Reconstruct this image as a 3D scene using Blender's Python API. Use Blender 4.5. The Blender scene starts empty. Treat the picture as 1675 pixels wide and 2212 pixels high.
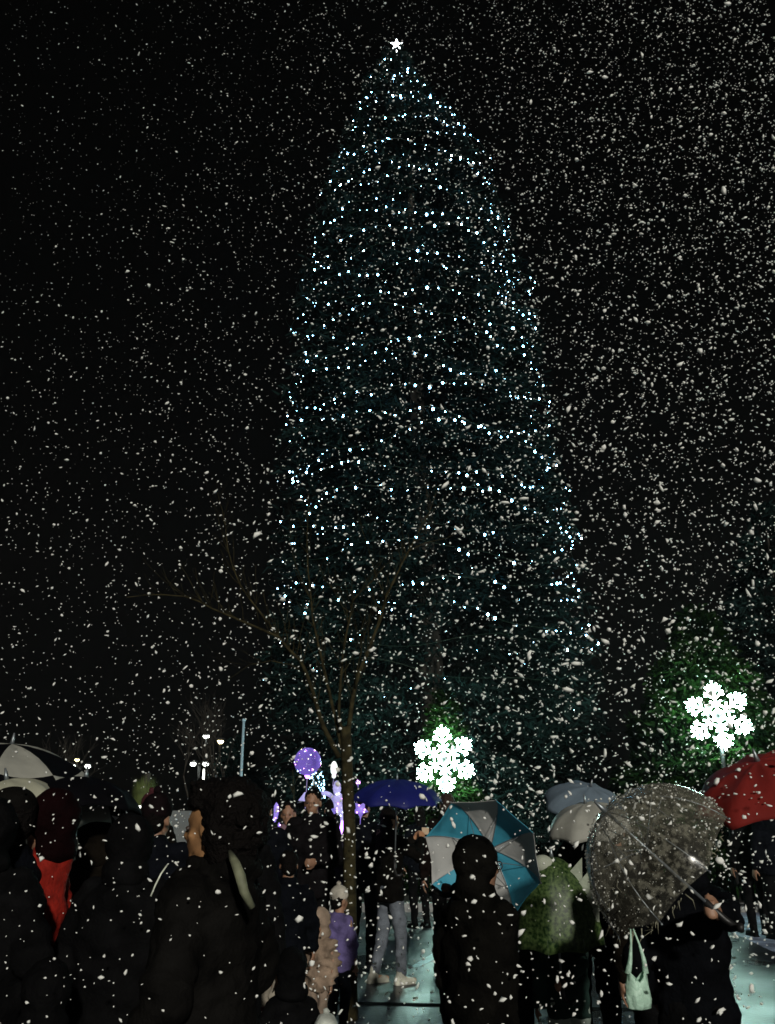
import bpy, bmesh, math, random
import numpy as np
from mathutils import Vector, Matrix, Quaternion, noise

random.seed(11)
RNG = np.random.default_rng(11)
R = math.radians
SC = bpy.context.scene
COL = SC.collection

# ------------------------------------------------------------------ camera
EYE = 1.6
PITCH = R(18.5)
cam_d = bpy.data.cameras.new('camera')
cam = bpy.data.objects.new('camera', cam_d)
COL.objects.link(cam)
cam.location = (0, 0, EYE)
cam.rotation_euler = (R(90) + PITCH, 0, 0)
cam_d.sensor_fit = 'VERTICAL'
cam_d.angle_y = R(60)
cam_d.clip_start = 0.05
cam_d.clip_end = 2000
SC.camera = cam
SC.render.resolution_x, SC.render.resolution_y = 775, 1024

# ------------------------------------------------------------------ night sky, one weak lamp-like sun, exposure
SUN_EL, SUN_AZ = R(18), R(168)          # light comes from behind the photographer, a little from the right
world = bpy.data.worlds.new('World')
SC.world = world
world.use_nodes = True
wn = world.node_tree
bg = wn.nodes['Background']
sky = wn.nodes.new('ShaderNodeTexSky')
sky.sky_type = 'NISHITA'
sky.sun_disc = False
sky.sun_elevation = SUN_EL
sky.sun_rotation = SUN_AZ
hs = wn.nodes.new('ShaderNodeHueSaturation')
hs.inputs['Saturation'].default_value = 0.15
wn.links.new(sky.outputs[0], hs.inputs['Color'])
wn.links.new(hs.outputs[0], bg.inputs['Color'])
bg.inputs['Strength'].default_value = 0.00018

sun_d = bpy.data.lights.new('sun', 'SUN')
sun_d.energy = 2.6
sun_d.angle = R(2.0)
sun_d.color = (1.0, 0.96, 0.86)
sun = bpy.data.objects.new('sun', sun_d)
COL.objects.link(sun)
sd = Vector((math.sin(SUN_AZ) * math.cos(SUN_EL), math.cos(SUN_AZ) * math.cos(SUN_EL), math.sin(SUN_EL)))
sun.rotation_euler = sd.to_track_quat('Z', 'Y').to_euler()

SC.view_settings.view_transform = 'Standard'
SC.view_settings.look = 'None'
SC.view_settings.exposure = 0.0
SC.view_settings.gamma = 1.0
SC.render.engine = 'CYCLES'
SC.cycles.max_bounces = 5
SC.cycles.diffuse_bounces = 2
SC.cycles.glossy_bounces = 3
SC.cycles.transmission_bounces = 4
SC.cycles.transparent_max_bounces = 12
SC.cycles.volume_bounces = 0
SC.cycles.use_denoising = True
SC.cycles.denoising_prefilter = 'ACCURATE'
SC.cycles.pixel_filter_type = 'BLACKMAN_HARRIS'
SC.cycles.filter_width = 1.6
SC.cycles.sample_clamp_indirect = 3.0

# ------------------------------------------------------------------ placing helper: a point on the sight line at depth Y
def at(px, py, Y):
    u = (px - 837.5) / 1916.0
    v = (1106 - py) / 1916.0
    dy = math.cos(PITCH) - v * math.sin(PITCH)
    dz = math.sin(PITCH) + v * math.cos(PITCH)
    return Vector((u * Y / dy, Y, EYE + dz * Y / dy))

# ------------------------------------------------------------------ materials
def principled(name, col, rough=0.7, metal=0.0, spec=0.5, var=0.0, scale=8.0, bump=0.0, bscale=60.0, sheen=0.0, col2=None,
               transl=0.0, emit=None, estr=0.0):
    m = bpy.data.materials.new(name)
    m.use_nodes = True
    nt = m.node_tree
    b = nt.nodes['Principled BSDF']
    b.inputs['Base Color'].default_value = (*col, 1)
    b.inputs['Roughness'].default_value = rough
    b.inputs['Metallic'].default_value = metal
    b.inputs['Specular IOR Level'].default_value = spec
    tc = nt.nodes.new('ShaderNodeTexCoord')
    if var > 0 or col2:
        n = nt.nodes.new('ShaderNodeTexNoise')
        n.inputs['Scale'].default_value = scale
        n.inputs['Detail'].default_value = 5
        nt.links.new(tc.outputs['Object'], n.inputs['Vector'])
        r = nt.nodes.new('ShaderNodeValToRGB')
        c2 = col2 if col2 else tuple(min(1, c * (1 + var)) for c in col)
        c1 = tuple(c * (1 - var) for c in col)
        r.color_ramp.elements[0].position = 0.35
        r.color_ramp.elements[1].position = 0.65
        r.color_ramp.elements[0].color = (*c1, 1)
        r.color_ramp.elements[1].color = (*c2, 1)
        nt.links.new(n.outputs['Fac'], r.inputs['Fac'])
        nt.links.new(r.outputs['Color'], b.inputs['Base Color'])
    if bump > 0:
        n2 = nt.nodes.new('ShaderNodeTexNoise')
        n2.inputs['Scale'].default_value = bscale
        n2.inputs['Detail'].default_value = 4
        nt.links.new(tc.outputs['Object'], n2.inputs['Vector'])
        bp = nt.nodes.new('ShaderNodeBump')
        bp.inputs['Strength'].default_value = bump
        bp.inputs['Distance'].default_value = 0.02
        nt.links.new(n2.outputs['Fac'], bp.inputs['Height'])
        nt.links.new(bp.outputs['Normal'], b.inputs['Normal'])
    if emit:
        b.inputs['Emission Color'].default_value = (*emit, 1)
        b.inputs['Emission Strength'].default_value = estr
    if transl > 0:
        out = nt.nodes['Material Output']
        tr = nt.nodes.new('ShaderNodeBsdfTranslucent')
        tr.inputs['Color'].default_value = (*col, 1)
        mx = nt.nodes.new('ShaderNodeMixShader')
        mx.inputs[0].default_value = transl
        nt.links.new(b.outputs[0], mx.inputs[1])
        nt.links.new(tr.outputs[0], mx.inputs[2])
        nt.links.new(mx.outputs[0], out.inputs['Surface'])
    return m

def emission(name, col, strength):
    m = bpy.data.materials.new(name)
    m.use_nodes = True
    nt = m.node_tree
    nt.nodes.remove(nt.nodes['Principled BSDF'])
    e = nt.nodes.new('ShaderNodeEmission')
    e.inputs['Color'].default_value = (*col, 1)
    e.inputs['Strength'].default_value = strength
    nt.links.new(e.outputs[0], nt.nodes['Material Output'].inputs['Surface'])
    return m

def clear_film(name, col, clear=0.7, glow=0.0, rough=0.15, snow=0.0):
    """thin see-through plastic, optionally with wet snow clinging to it"""
    m = bpy.data.materials.new(name)
    m.use_nodes = True
    nt = m.node_tree
    b = nt.nodes['Principled BSDF']
    b.inputs['Base Color'].default_value = (*col, 1)
    b.inputs['Roughness'].default_value = rough
    if glow > 0:
        b.inputs['Emission Color'].default_value = (*col, 1)
        b.inputs['Emission Strength'].default_value = glow
    t = nt.nodes.new('ShaderNodeBsdfTransparent')
    mx = nt.nodes.new('ShaderNodeMixShader')
    nt.links.new(t.outputs[0], mx.inputs[1])
    nt.links.new(b.outputs[0], mx.inputs[2])
    nt.links.new(mx.outputs[0], nt.nodes['Material Output'].inputs['Surface'])
    fr = nt.nodes.new('ShaderNodeLayerWeight')
    fr.inputs['Blend'].default_value = 0.35
    mr = nt.nodes.new('ShaderNodeMapRange')
    mr.inputs['To Min'].default_value = 1 - clear
    mr.inputs['To Max'].default_value = min(1.0, 1.6 - clear)
    nt.links.new(fr.outputs['Facing'], mr.inputs['Value'])
    last = mr.outputs[0]
    if snow > 0:
        tc = nt.nodes.new('ShaderNodeTexCoord')
        n = nt.nodes.new('ShaderNodeTexNoise')
        n.inputs['Scale'].default_value = 34
        n.inputs['Detail'].default_value = 6
        n.inputs['Roughness'].default_value = 0.7
        nt.links.new(tc.outputs['Object'], n.inputs['Vector'])
        r = nt.nodes.new('ShaderNodeValToRGB')
        r.color_ramp.elements[0].position = 0.48
        r.color_ramp.elements[1].position = 0.60
        nt.links.new(n.outputs['Fac'], r.inputs['Fac'])
        mul = nt.nodes.new('ShaderNodeMath')
        mul.operation = 'MULTIPLY_ADD'
        mul.use_clamp = True
        nt.links.new(r.outputs[0], mul.inputs[0])
        mul.inputs[1].default_value = snow
        nt.links.new(last, mul.inputs[2])
        last = mul.outputs[0]
    nt.links.new(last, mx.inputs[0])
    return m

M = {}
M['bark'] = principled('bark', (0.026, 0.022, 0.010), 0.9, spec=0.1, var=0.5, scale=14, bump=0.6, bscale=40)
M['dark_bark'] = principled('dark_bark', (0.020, 0.017, 0.012), 0.9, var=0.4, bump=0.5)
M['needles'] = principled('needles', (0.0016, 0.0042, 0.0042), 0.75, spec=0.03, var=0.8, scale=1.0, col2=(0.009, 0.022, 0.020))
M['evergreen'] = principled('evergreen', (0.002, 0.010, 0.003), 0.7, spec=0.04, var=0.6, scale=1.7, col2=(0.010, 0.028, 0.005))
M['wire'] = principled('wire', (0.01, 0.03, 0.015), 0.5)
M['bulb'] = emission('bulb_light', (0.26, 0.64, 1.0), 62.0)
M['bulb_dim'] = emission('bulb_light_dim', (0.38, 0.72, 1.0), 12.0)
M['star'] = emission('topper_light', (0.85, 0.97, 1.0), 14.0)
M['flake_led'] = emission('snowflake_light_led', (0.60, 1.0, 0.88), 80.0)
M['lamp'] = emission('street_lamp_glow', (0.92, 1.0, 0.92), 12.0)
M['lamp_warm'] = emission('street_lamp_warm_glow', (1.0, 0.85, 0.45), 8.0)
M['uplight'] = emission('ground_light_glow', (0.95, 0.95, 0.85), 5.0)
M['led_violet'] = emission('led_violet', (0.50, 0.22, 1.0), 5.0)
M['led_white'] = emission('led_white', (0.75, 0.85, 1.0), 10.0)
M['led_pink'] = emission('led_pink', (1.0, 0.35, 0.9), 9.0)
M['led_gold'] = emission('led_gold', (1.0, 0.85, 0.45), 6.0)
M['glow_lav'] = principled('glowing_lavender_film', (0.2, 0.15, 0.4), 0.25, var=0.25, scale=14, emit=(0.36, 0.26, 1.0), estr=0.55)
M['glow_pale'] = principled('glowing_pale_film', (0.25, 0.25, 0.35), 0.25, var=0.25, scale=14, emit=(0.50, 0.46, 1.0), estr=0.62)
M['glow_white'] = principled('glowing_white_film', (0.9, 0.9, 0.9), 0.3, emit=(0.88, 1.0, 0.95), estr=1.2)
M['balloon'] = clear_film('violet_balloon_film', (0.30, 0.20, 0.85), clear=0.72, glow=0.42)
M['metal'] = principled('grey_metal', (0.25, 0.28, 0.30), 0.4, metal=0.7)
M['pole_light_tint'] = principled('metal_tree_light_tint', (0.28, 0.42, 0.50), 0.35, metal=0.2)  # blue glow of the tree lights put into the metal colour
M['black_metal'] = principled('black_metal', (0.02, 0.02, 0.02), 0.45, metal=0.4)
M['snow'] = principled('snowflake_white', (0.93, 0.94, 0.90), 0.8, spec=0.1, transl=0.25)
M['wet_snow'] = principled('clinging_snow', (0.60, 0.60, 0.55), 0.7, spec=0.3, transl=0.2)

SKIN = principled('skin', (0.24, 0.13, 0.08), 0.55, var=0.12, scale=20)
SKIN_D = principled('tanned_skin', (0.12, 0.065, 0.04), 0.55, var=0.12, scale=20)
HAIR = principled('dark_hair', (0.004, 0.0032, 0.003), 0.7, spec=0.05, bump=0.8, bscale=90)
HAIR_B = principled('brown_hair', (0.025, 0.012, 0.007), 0.5, spec=0.3, bump=0.8, bscale=90)
_cl = {}
def cloth(col, rough=0.85, var=0.35, scale=9):
    k = (col, rough)
    if k not in _cl:
        _cl[k] = principled('cloth', tuple(c * 0.30 if max(col) < 0.03 else c * 0.7 for c in col), rough, spec=0.025 if max(col) < 0.03 else 0.2, var=var, scale=scale, bump=0.35, bscale=70)
    return _cl[k]
BLK = (0.011, 0.011, 0.012)
BLKB = (0.010, 0.012, 0.018)
BRN = (0.018, 0.014, 0.010)

# ------------------------------------------------------------------ object helpers
def tag(o, label=None, cat=None, group=None, kind=None):
    if label: o['label'] = label
    if cat: o['category'] = cat
    if group: o['group'] = group
    if kind: o['kind'] = kind
    return o

def thing(name, loc, rz=0.0, label=None, cat=None, group=None):
    o = bpy.data.objects.new(name, None)
    o.empty_display_size = 0.1
    COL.objects.link(o)
    o.location = loc
    o.rotation_euler = (0, 0, rz)
    return tag(o, label, cat, group)

def link_mesh(name, me, mats, parent=None, smooth=True):
    if not isinstance(mats, (list, tuple)):
        mats = [mats]
    if len(me.materials) == 0:
        for m in mats:
            me.materials.append(m)
    o = bpy.data.objects.new(name, me)
    COL.objects.link(o)
    if parent is not None:
        o.parent = parent
    if smooth:
        me.polygons.foreach_set('use_smooth', np.ones(len(me.polygons), dtype=bool))
    return o

def mesh_np(name, V, F, mats, parent=None, smooth=False):
    """V (n,3), F (m,k) arrays"""
    V = np.asarray(V, dtype=np.float32)
    F = np.asarray(F, dtype=np.int32)
    me = bpy.data.meshes.new(name)
    k = F.shape[1]
    me.vertices.add(len(V)); me.vertices.foreach_set('co', V.ravel())
    me.loops.add(F.size); me.loops.foreach_set('vertex_index', F.ravel())
    me.polygons.add(len(F))
    me.polygons.foreach_set('loop_start', np.arange(0, F.size, k, dtype=np.int32))
    me.update(calc_edges=True)
    me.validate()
    return link_mesh(name, me, mats, parent, smooth)

class MB:
    """collects primitive shapes and links them as one mesh"""
    def __init__(s): s.v = []; s.f = []; s.mi = []
    def add(s, V, F, mi=0):
        b = len(s.v)
        s.v += [tuple(p) for p in V]
        s.f += [tuple(i + b for i in f) for f in F]
        s.mi += [mi] * len(F)
    def tube(s, pts, rads, n=8, caps=True, mi=0, ell=None):
        pts = [Vector(p) for p in pts]
        if not isinstance(rads, (list, tuple)): rads = [rads] * len(pts)
        V = []; F = []
        up = None
        for i, p in enumerate(pts):
            d = (pts[min(i + 1, len(pts) - 1)] - pts[max(i - 1, 0)]).normalized()
            if up is None:
                up = Vector((0, 0, 1)) if abs(d.z) < 0.9 else Vector((1, 0, 0))
            a = d.cross(up).normalized()
            c = a.cross(d).normalized()
            up = c
            for j in range(n):
                t = 2 * math.pi * j / n
                V.append(p + (a * math.cos(t) + c * math.sin(t)) * rads[i])
        for i in range(len(pts) - 1):
            for j in range(n):
                k = (j + 1) % n
                F.append((i * n + j, i * n + k, (i + 1) * n + k, (i + 1) * n + j))
        if caps:
            F.append(tuple(range(n))[::-1]); F.append(tuple((len(pts) - 1) * n + j for j in range(n)))
        s.add(V, F, mi)
    def capsule(s, p0, p1, r0, r1, n=10):
        p0 = Vector(p0); p1 = Vector(p1)
        d = (p1 - p0); L = d.length
        d = d / L if L > 1e-6 else Vector((0, 0, 1))
        pts = [p0 - d * r0 * 0.96, p0 - d * r0 * 0.7, p0, p1, p1 + d * r1 * 0.7, p1 + d * r1 * 0.96]
        s.tube(pts, [r0 * 0.28, r0 * 0.71, r0, r1, r1 * 0.71, r1 * 0.28], n)
    def ell(s, c, r, rot=None, nu=12, nv=8, mi=0):
        c = Vector(c)
        rot = rot or Matrix.Identity(3)
        V = [c + rot @ Vector((0, 0, r[2]))]
        for i in range(1, nv):
            a = math.pi * i / nv
            for j in range(nu):
                b = 2 * math.pi * j / nu
                V.append(c + rot @ Vector((r[0] * math.sin(a) * math.cos(b), r[1] * math.sin(a) * math.sin(b), r[2] * math.cos(a))))
        V.append(c - rot @ Vector((0, 0, r[2])))
        F = [(0, 1 + j, 1 + (j + 1) % nu) for j in range(nu)]
        for i in range(nv - 2):
            for j in range(nu):
                a = 1 + i * nu + j; b = 1 + i * nu + (j + 1) % nu
                F.append((a, a + nu, b + nu, b))
        e = len(V) - 1
        F += [(e, 1 + (nv - 2) * nu + (j + 1) % nu, 1 + (nv - 2) * nu + j) for j in range(nu)]
        s.add(V, F, mi)
    def box(s, c, h, rot=None, mi=0):
        c = Vector(c); rot = rot or Matrix.Identity(3)
        V = [c + rot @ Vector((x * h[0], y * h[1], z * h[2])) for x in (-1, 1) for y in (-1, 1) for z in (-1, 1)]
        F = [(0, 1, 3, 2), (4, 6, 7, 5), (0, 4, 5, 1), (2, 3, 7, 6), (0, 2, 6, 4), (1, 5, 7, 3)]
        s.add(V, F, mi)
    def rings(s, rings, n=16, mi=0, caps=True):
        """rings: list of (cx,cy,z,rx,ry)"""
        V = []; F = []
        for (cx, cy, z, rx, ry) in rings:
            for j in range(n):
                t = 2 * math.pi * j / n
                V.append((cx + rx * math.cos(t), cy + ry * math.sin(t), z))
        for i in range(len(rings) - 1):
            for j in range(n):
                k = (j + 1) % n
                F.append((i * n + j, i * n + k, (i + 1) * n + k, (i + 1) * n + j))
        if caps:
            F.append(tuple(range(n))[::-1]); F.append(tuple((len(rings) - 1) * n + j for j in range(n)))
        s.add(V, F, mi)
    def mesh(s, name):
        me = bpy.data.meshes.new(name)
        me.from_pydata(s.v, [], s.f)
        me.polygons.foreach_set('material_index', s.mi)
        me.update()
        return me
    def build(s, name, mats, parent=None, smooth=True):
        return link_mesh(name, s.mesh(name), mats, parent, smooth)
    def fused(s, name, mats, parent=None, voxel=0.015, smooth=3, fold=0.0, fscale=6.0, seed=0.0):
        """melt the collected shapes into ONE continuous skin"""
        me = s.mesh(name)
        tmp = bpy.data.objects.new('tmp', me)
        COL.objects.link(tmp)
        rm = tmp.modifiers.new('r', 'REMESH'); rm.mode = 'VOXEL'; rm.voxel_size = voxel; rm.use_smooth_shade = True
        sm = tmp.modifiers.new('s', 'SMOOTH'); sm.factor = 0.5; sm.iterations = smooth
        dg = bpy.context.evaluated_depsgraph_get()
        out = bpy.data.meshes.new_from_object(tmp.evaluated_get(dg))
        bpy.data.objects.remove(tmp); bpy.data.meshes.remove(me)
        out.name = name
        out.materials.clear()
        if fold > 0:
            nrm = [v.normal.copy() for v in out.vertices]
            for v, n in zip(out.vertices, nrm):
                q = Vector((v.co.x * fscale + seed, v.co.y * fscale, v.co.z * fscale * 1.6))
                d = noise.noise(q) + 0.5 * noise.noise(q * 2.3)
                v.co += n * (fold * d)
        out.update()
        return link_mesh(name, out, mats, parent, True)

# ------------------------------------------------------------------ ground
gm = bpy.data.materials.new('wet_paving')
gm.use_nodes = True
nt = gm.node_tree
b = nt.nodes['Principled BSDF']
tc = nt.nodes.new('ShaderNodeTexCoord')
n1 = nt.nodes.new('ShaderNodeTexNoise'); n1.inputs['Scale'].default_value = 0.8; n1.inputs['Detail'].default_value = 8
n2 = nt.nodes.new('ShaderNodeTexNoise'); n2.inputs['Scale'].default_value = 30; n2.inputs['Detail'].default_value = 6
br = nt.nodes.new('ShaderNodeTexBrick')
br.offset = 0.5
br.inputs['Scale'].default_value = 1.0
br.inputs['Brick Width'].default_value = 1.8
br.inputs['Row Height'].default_value = 1.8
br.inputs['Mortar Size'].default_value = 0.045
br.inputs['Color1'].default_value = (0.040, 0.045, 0.054, 1)
br.inputs['Color2'].default_value = (0.022, 0.026, 0.032, 1)
br.inputs['Mortar'].default_value = (0.012, 0.012, 0.012, 1)
mp = nt.nodes.new('ShaderNodeMapping')
mp.inputs['Rotation'].default_value = (0, 0, R(-7))
nt.links.new(tc.outputs['Object'], mp.inputs['Vector'])
nt.links.new(mp.outputs[0], br.inputs['Vector'])
for n in (n1, n2):
    nt.links.new(tc.outputs['Object'], n.inputs['Vector'])
mixc = nt.nodes.new('ShaderNodeMix'); mixc.data_type = 'RGBA'; mixc.blend_type = 'MULTIPLY'
mixc.inputs[0].default_value = 0.8
nt.links.new(br.outputs['Color'], mixc.inputs[6])
r2 = nt.nodes.new('ShaderNodeValToRGB'); r2.color_ramp.elements[0].position = 0.3; r2.color_ramp.elements[0].color = (0.35, 0.35, 0.35, 1)
nt.links.new(n2.outputs['Fac'], r2.inputs['Fac'])
nt.links.new(r2.outputs['Color'], mixc.inputs[7])
nt.links.new(mixc.outputs[2], b.inputs['Base Color'])
rr = nt.nodes.new('ShaderNodeMapRange')
rr.inputs['From Min'].default_value = 0.35; rr.inputs['From Max'].default_value = 0.65
rr.inputs['To Min'].default_value = 0.22; rr.inputs['To Max'].default_value = 0.5
nt.links.new(n1.outputs['Fac'], rr.inputs['Value'])
nt.links.new(rr.outputs[0], b.inputs['Roughness'])
bp = nt.nodes.new('ShaderNodeBump'); bp.inputs['Strength'].default_value = 0.35; bp.inputs['Distance'].default_value = 0.01
nt.links.new(n2.outputs['Fac'], bp.inputs['Height'])
nt.links.new(bp.outputs['Normal'], b.inputs['Normal'])
g = MB(); g.add([(-400, -30, 0), (400, -30, 0), (400, 700, 0), (-400, 700, 0)], [(0, 1, 2, 3)])
tag(g.build('ground', gm, smooth=False), kind='structure')
g = MB()                                     # the lawn the trees stand on, one kerb step up
g.box((3.5, 60, 0.055), (60, 44.0, 0.065))
tag(g.build('lawn', principled('lawn_soil', (0.010, 0.016, 0.008), 0.9, var=0.6, scale=3, bump=0.8, bscale=20), smooth=False), kind='structure')
g = MB(); g.box((3.5, 15.88, 0.06), (60, 0.09, 0.075))
tag(g.build('kerb', principled('kerb_stone', (0.16, 0.165, 0.16), 0.5, var=0.3, bump=0.4), smooth=False), kind='structure')

# ------------------------------------------------------------------ conifers
PROF = [(95, 846, 868), (160, 808, 888), (230, 770, 942), (300, 744, 1006), (400, 715, 1068), (500, 668, 1098), (600, 655, 1128),
        (700, 640, 1150), (800, 625, 1168), (900, 618, 1182), (1000, 615, 1200), (1100, 605, 1225), (1200, 600, 1240),
        (1300, 588, 1262), (1400, 572, 1275), (1500, 575, 1285), (1600, 590, 1290), (1690, 610, 1280)]
TY = 20.0
prof = []
for (py, xl, xr) in PROF:
    a, c = at(xl, py, TY), at(xr, py, TY)
    prof.append((a.z, (a.x + c.x) / 2, (c.x - a.x) / 2))
prof = np.array(prof[::-1])
def tree_c(z): return np.interp(z, prof[:, 0], prof[:, 1])
def tree_r(z): return np.interp(z, prof[:, 0], prof[:, 2])

def needle_crown(name, zs, cfun, rfun, cy, nb, per, mat, parent, blade=0.16, wid=0.030, inner=0.25, seed=1):
    """boughs that leave the trunk and droop, each carrying many small needle sprays"""
    g = np.random.default_rng(seed)
    z0, z1 = zs
    # more boughs where the crown is wider
    zz = g.uniform(z0, z1, nb * 4)
    rr_ = rfun(zz); keep = g.uniform(0, rr_.max(), nb * 4) < rr_ + 0.25
    zz = zz[keep][:nb]; nb = len(zz)
    ph = g.uniform(0, 2 * np.pi, nb)
    rl = rfun(zz) * g.uniform(0.80, 1.06, nb)
    t = inner + (1 - inner) * np.sqrt(g.uniform(0, 1, (nb, per)))
    rad = rl[:, None] * t
    spread = 0.05 + 0.17 * np.minimum(rl, 2.2)[:, None] * (1.08 - t) + 0.05
    side = g.normal(0, 1, (nb, per)) * spread
    zb = zz[:, None] + (0.28 * rl[:, None] * t * (0.75 - t)) + g.normal(0, 0.055, (nb, per))
    px = np.cos(ph)[:, None] * rad - np.sin(ph)[:, None] * side + cfun(zz)[:, None]
    py_ = np.sin(ph)[:, None] * rad + np.cos(ph)[:, None] * side + cy
    P = np.stack([px, py_, zb], -1).reshape(-1, 3)
    n = len(P)
    out = np.stack([np.cos(ph)[:, None].repeat(per, 1), np.sin(ph)[:, None].repeat(per, 1), np.full((nb, per), -0.25)], -1).reshape(-1, 3)
    d = out + g.normal(0, 0.75, (n, 3)); d /= np.linalg.norm(d, axis=1)[:, None]
    w = np.cross(d, g.normal(0, 1, (n, 3))); w /= np.linalg.norm(w, axis=1)[:, None]
    L = g.uniform(0.6, 1.3, n)[:, None] * blade
    W = g.uniform(0.6, 1.4, n)[:, None] * wid
    V = np.stack([P - w * W * 0.5, P + w * W * 0.5, P + d * L * 0.6 + w * W * 0.45, P + d * L, P + d * L * 0.6 - w * W * 0.45], 1).reshape(-1, 3)
    V[:, 2] = np.maximum(V[:, 2], 0.14)
    F = (np.arange(n)[:, None] * 5 + np.arange(5)[None, :])
    return mesh_np(name, V, F, mat, parent)

def cone_tree(x, y, h, r, label, mat, nb=520, per=70, seed=3, group=None, blade=0.2, wid=0.045):
    t = thing('conifer_tree', (x, y, 0), label=label, cat='tree', group=group)
    mb = MB(); mb.tube([(0, 0, 0), (0, 0, h * 0.5), (0.03, 0, h * 0.93)], [0.03 * h ** 0.9, 0.018 * h, 0.01], 9)
    mb.build('trunk', M['dark_bark'], t)
    needle_crown('crown', (0.35, h), lambda z: np.zeros_like(z), lambda z: r * (1 - z / h) ** 0.75 + 0.03 + r * 0.1 * np.sin(z * 7 + seed) * (1 - z / h),
                 0, nb, per, mat, t, seed=seed, blade=blade, wid=wid)
    return t

ct = thing('christmas_tree', (0, 0, 0), label='towering dark green conifer strung with rows of small white lights', cat='Christmas tree')
mb = MB()
zt = [0, 2, 6, 10, 14, 18, 22.0]
mb.tube([(float(tree_c(z)), TY, z) for z in zt], [0.34, 0.31, 0.26, 0.2, 0.14, 0.08, 0.025], 10)
mb.build('trunk', M['dark_bark'], ct)
needle_crown('crown', (1.1, 22.2), tree_c, tree_r, TY, 1900, 75, M['needles'], ct, blade=0.20, wid=0.04, seed=5)

# string of lights wound round the tree
g = np.random.default_rng(21)
bulbs = []
wire_pts = []
phi = 0.0; z = 22.1
nxt = 0.0; s_ = 0.0
while z > 3.9:
    r = float(tree_r(z)) * 1.0
    pitch = 0.42 + 0.19 * min(1, (22.1 - z) / 10)
    dphi = 0.07 / max(r, 0.25)
    phi += dphi
    z -= pitch * dphi / (2 * math.pi)
    zw = z + 0.16 * math.sin(phi * 2.6 + z * 0.55) - 0.15 * abs(math.sin(phi * 3.5 + z * 0.9)) + 0.16 * noise.noise(Vector((phi * 2.1, z, 0)))
    rw = r * (0.965 + 0.16 * noise.noise(Vector((phi * 2.2, z * 1.4, 5)))) + 0.02
    p = Vector((float(tree_c(z)) + math.cos(phi) * rw, TY + math.sin(phi) * rw, zw))
    wire_pts.append(p)
    s_ += 0.07
    if s_ > nxt:
        sparse = 1.0
        if z < 7.5: sparse = 0.62 if p.x > 0 else 0.8
        if z < 4.9 : sparse = 0.30 if p.x < 0 else 0.08
        fade = 0.50 + 0.85 * noise.noise(Vector((p.x * 0.9, p.y * 0.9, p.z * 0.9 + 3))) + 0.45
        vx, vy = -p.x, -p.y; vl = math.hypot(vx, vy)
        cosv = (math.cos(phi) * vx + math.sin(phi) * vy) / vl
        if -0.2 < cosv < 0.42: fade *= 0.28 if math.cos(phi) < 0 else 0.62
        if p.x < float(tree_c(z)) - 0.2 * r: fade *= 0.80
        if g.uniform() < sparse * min(1, fade):
            q = p + Vector(g.normal(0, 0.036, 3)) + Vector((0, 0, -0.03))
            bulbs.append((q, g.uniform(0, 1)))
        nxt = s_ + g.uniform(0.15, 0.31)
sl = thing('string_lights', (0, 0, 0), label='long string of tiny cold white bulbs wound round the giant tree', cat='string lights')
mb = MB(); mb.tube(wire_pts[::2], 0.005, 3, False)
mb.build('wire', M['wire'], sl)
def bulb_shape(mb, p, s, mi=0):
    mb.ell(p, (s, s, s * 1.35), nu=6, nv=4, mi=mi)
bulbs.sort(key=lambda t: t[0].y - (0.8 if t[1] > 0.5 else 0))
proto = None
for (p, k) in bulbs[:100]:
    if proto is None:
        m_ = MB(); bulb_shape(m_, (0, 0, 0), 0.019)
        proto = m_.build('bulb', M['bulb'], sl); proto.location = p
    else:
        c = proto.copy(); COL.objects.link(c); c.parent = sl; c.location = p
        c.scale = [(0.35 + 0.85 * k * k) * (1.12 if p.x > tree_c(p.z) else 0.88)] * 3
m_ = MB()
for (p, k) in bulbs[100:]:
    k2 = g.uniform()
    bulb_shape(m_, p, 0.0080 + 0.014 * k2 ** 3, 0 if k2 > 0.3 else 1)
tag(m_.build('more_bulbs', [M['bulb'], M['bulb_dim']], sl), kind='stuff')

# lit topper: a slim faceted star on a short stem
tp = at(857, 98, TY)
tt = thing('tree_topper', (tp.x, TY, tp.z - 0.18), label='bright white lit star on the very tip of the giant tree', cat='tree topper')
mb = MB()
for k in range(5):
    a = math.pi / 2 + k * 2 * math.pi / 5
    c = Vector((math.cos(a) * 0.19, 0, math.sin(a) * 0.21 + 0.22))
    l = Vector((math.cos(a + 0.63) * 0.075, 0, math.sin(a + 0.63) * 0.075 + 0.22))
    rr2 = Vector((math.cos(a - 0.63) * 0.075, 0, math.sin(a - 0.63) * 0.075 + 0.22))
    f1 = Vector((0, -0.06, 0.22)); f2 = Vector((0, 0.06, 0.22))
    mb.add([c, l, rr2, f1, f2], [(0, 1, 3), (0, 3, 2), (0, 4, 1), (0, 2, 4)])
mb.build('star', M['star'], tt, smooth=False)
mb = MB(); mb.tube([(0, 0, -0.25), (0, 0, 0.16)], 0.02, 6); mb.build('stem', M['star'], tt)

# evergreens right of and behind it
cone_tree(6.2, 17.6, 5.4, 2.6, 'broad evergreen lit green by the snowflake light hanging before it', M['evergreen'], 700, 110, 4, blade=0.16, wid=0.05)
fx = at(966, 1640, 17.1).x
cone_tree(fx, 17.25, 3.7, 0.95, 'slim evergreen lit green right behind the middle snowflake light', M['evergreen'], 330, 90, 14, blade=0.13, wid=0.04)
cone_tree(9.6, 21.5, 9.0, 3.0, 'tall dark conifer at the right edge behind the red umbrella', M['needles'], 500, 60, 8)
cone_tree(3.4, 24.0, 5.6, 2.6, 'dark conifer in the gap between the two lit snowflakes', M['needles'], 480, 60, 9)
cone_tree(-5.6, 34.0, 4.2, 2.0, 'small dark conifer far back behind the street lamps', M['needles'], 260, 50, 10)

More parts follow.
